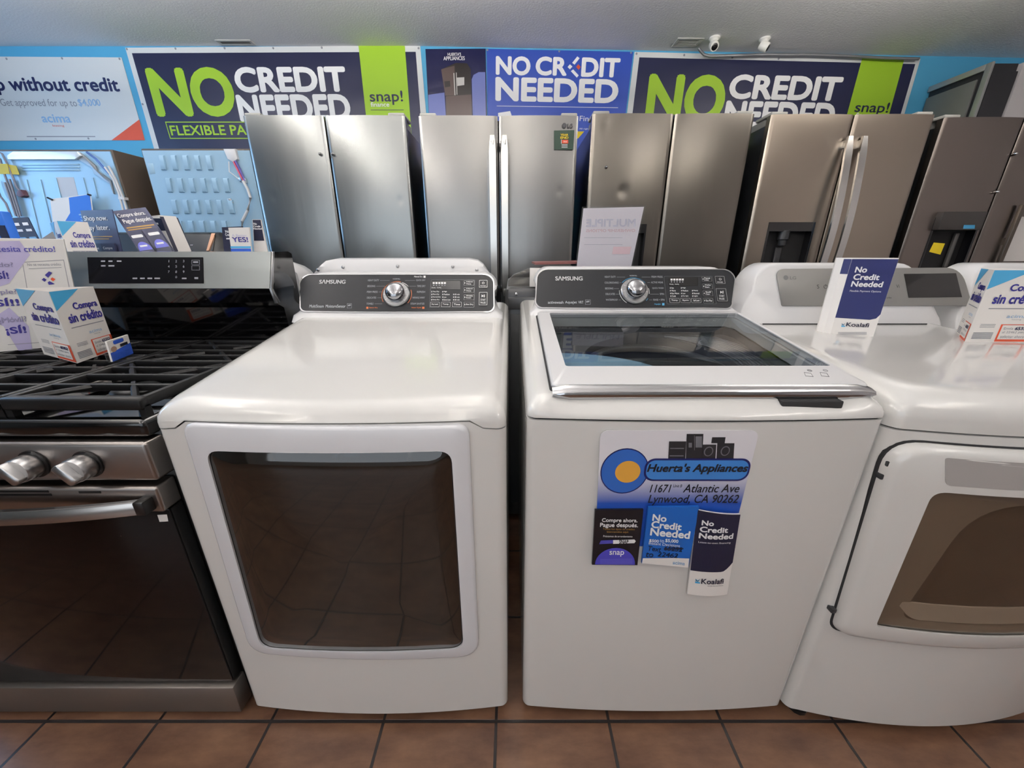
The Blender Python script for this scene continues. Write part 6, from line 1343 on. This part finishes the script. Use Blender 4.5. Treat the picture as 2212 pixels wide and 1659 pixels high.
gap = [(x+(0.004 if x > cd_[0] else -0.004)*min(1, abs(x-cd_[0])/0.05), z+(0.004 if z > cd_[1] else -0.004)*min(1, abs(z-cd_[1])/0.05)) for x, z in dpts]
m = MB(); m.loft([conform(gap, X0, X1, YF, BOW, -0.003), conform(gap, X0, X1, YF, BOW, 0.0016), conform(dpts, X0, X1, YF, BOW, 0.0016)], False, False); m.obj('door_gap', SEAM, LD, 50)
# handle recess across the top of the door
hq = [W_(2034, 985), (x_r-0.06, W_(2034, 985)[1]), (x_r-0.06, W_(2030, 1042)[1]), W_(2030, 1042)]
hp = quadround(hq, [0.006, 0.006, 0.012, 0.012], 4, 6)
ch = (sum(p[0] for p in hp)/len(hp), sum(p[1] for p in hp)/len(hp))
m = MB(); m.loft([conform(hp, X0, X1, YF, BOW, 0.0215)]+[conform([(ch[0]+(x-ch[0])*k, ch[1]+(z-ch[1])*k) for x, z in hp], X0, X1, YF, BOW, 0.0228) for k in (1, 0.8, 0.6, 0.4, 0.2, 0.02)], False, True); m.obj('handle_plate', mat('handle plate', 'A9A6A4', 0.3), dd, 50)
for px, py in ((1945, 1015), (1931, 1044), (1817, 1338)):
    p = W_(px, py); yy = front_y(p[0], X0, X1, YF, BOW); m = MB(); m.box((p[0]-0.006, yy-0.012, p[1]-0.006), (p[0]+0.006, yy+0.004, p[1]+0.006), 0.002); m.obj('hinge', DGREY, dd)
feet(LD, X0, X1, YF, YBK)
# fourth machine, mostly outside the frame
X0b, X1b = 1.46, 2.15
r = thing('clothes_dryer', 'white machine beyond the right edge, only its console top in view', 'clothes dryer', ((X0b+X1b)/2, 1.0, 0))
cabinet(r, X0b, X1b, 0.62, 1.40, 0.03, 0.874); top_cover(r, X0b, X1b, 0.619, 1.40, 0.03, lambda x: 0.8785, 0.952, 0.05, 0.03, 0.045)
XC2 = 1.805
m = MB(); m.loft([[(XC2+x-XC, y, z) for x, y, z in R_] for R_ in (lring(0.012, 0), lring(0.004, 0.003), lring(0, 0.011), lring(0, 0, 1.38), lring(0.008, 0, 1.398))]); m.obj('console', WHITE2, r, 50)
feet(r, X0b, X1b, 0.62, 1.40)
# standing brochure on the right dryer
zt0 = zlg(1.01, 0)+0.001
BL, BR = atZ(1793, 723, zt0), atZ(1886, 728, zt0); hB = atY(1843, 557, BL.y).z-zt0
r = thing('folded_brochure', 'navy and white No Credit Needed brochure standing folded on the right dryer', 'brochure', tuple(BL))
ex = BR-BL; F = QF(BL, ex, Vector((0, 0, hB)))
side = Vector((-0.021, 0.028, 0)); back = Vector((0.055, 0.05, 0))
outl = [BR, BL, BL+Vector((-0.012, 0.012, 0)), BL+Vector((-0.018, 0.03, 0)), BL+Vector((-0.008, 0.046, 0)), BL+Vector((0.03, 0.05, 0)), BR+Vector((0.012, 0.024, 0))]
inn = [p+(Vector((sum(q.x for q in outl)/7, sum(q.y for q in outl)/7, zt0))-p)*0.02 for p in outl]; up = Vector((0, 0, hB))
m = MB(); m.loft([outl, [p+up for p in outl], [p+up for p in inn], inn], False, False, True); m.obj('card', PAPER, r, 0)
t = MB(); t.poly(F, [(0.004, 0.235), (0.80, 0.225), (0.93, 0.245), (0.996, 0.30), (0.996, 0.985), (0.004, 0.985)], 0.0006); t.obj('navy_field', mat('brochure navy', '232A5C', 0.4), r, 0)
t = MB(); t.ptext(F, 'No', 1847, 576, 1873, 589, bold=0.035, shear=0.0, d=0.0012); t.ptext(F, 'Credit', 1843, 592, 1900, 605, bold=0.035, d=0.0012); t.ptext(F, 'Needed', 1838.5, 607.5, 1907, 620, bold=0.035, d=0.0012); t.ptext(F, 'Flexible Payment Options', 1835, 627, 1903, 632, d=0.0012); t.obj('headline_lettering', INKW, r, 0)
koala(F, r, 1817, 697, 1877, 706, False)
t = MB()
for y in (717.5, 719.5, 721.5): t.ppoly(F, [(1810, y), (1872, y), (1872, y+0.8), (1810, y+0.8)], 0.0008)
t.obj('fine_print', GREYI, r, 0)
F2 = QF(outl[2], BL-outl[2], up); t = MB(); t.poly(F2, lf(None, 0.0, 0.80, 1.0, 0.985), 0.0006); t.obj('navy_spine', mat('brochure navy', '232A5C', 0.4), r, 0)
# white three-sided display on the right dryer
zz = zlg(0.97, 0)+0.001
A = atZ(2083, 739, zz); t0 = atY(2143, 583, A.y).z-zz; B = (A.x+0.165, A.y-0.004); Cq = atY(2118, 570, 1.05)
credit_display('white three sided Compra sin crédito display on the dryer at the right edge', (A.x, A.y), B, (A.x+0.105, A.y+0.115), zz, t0)
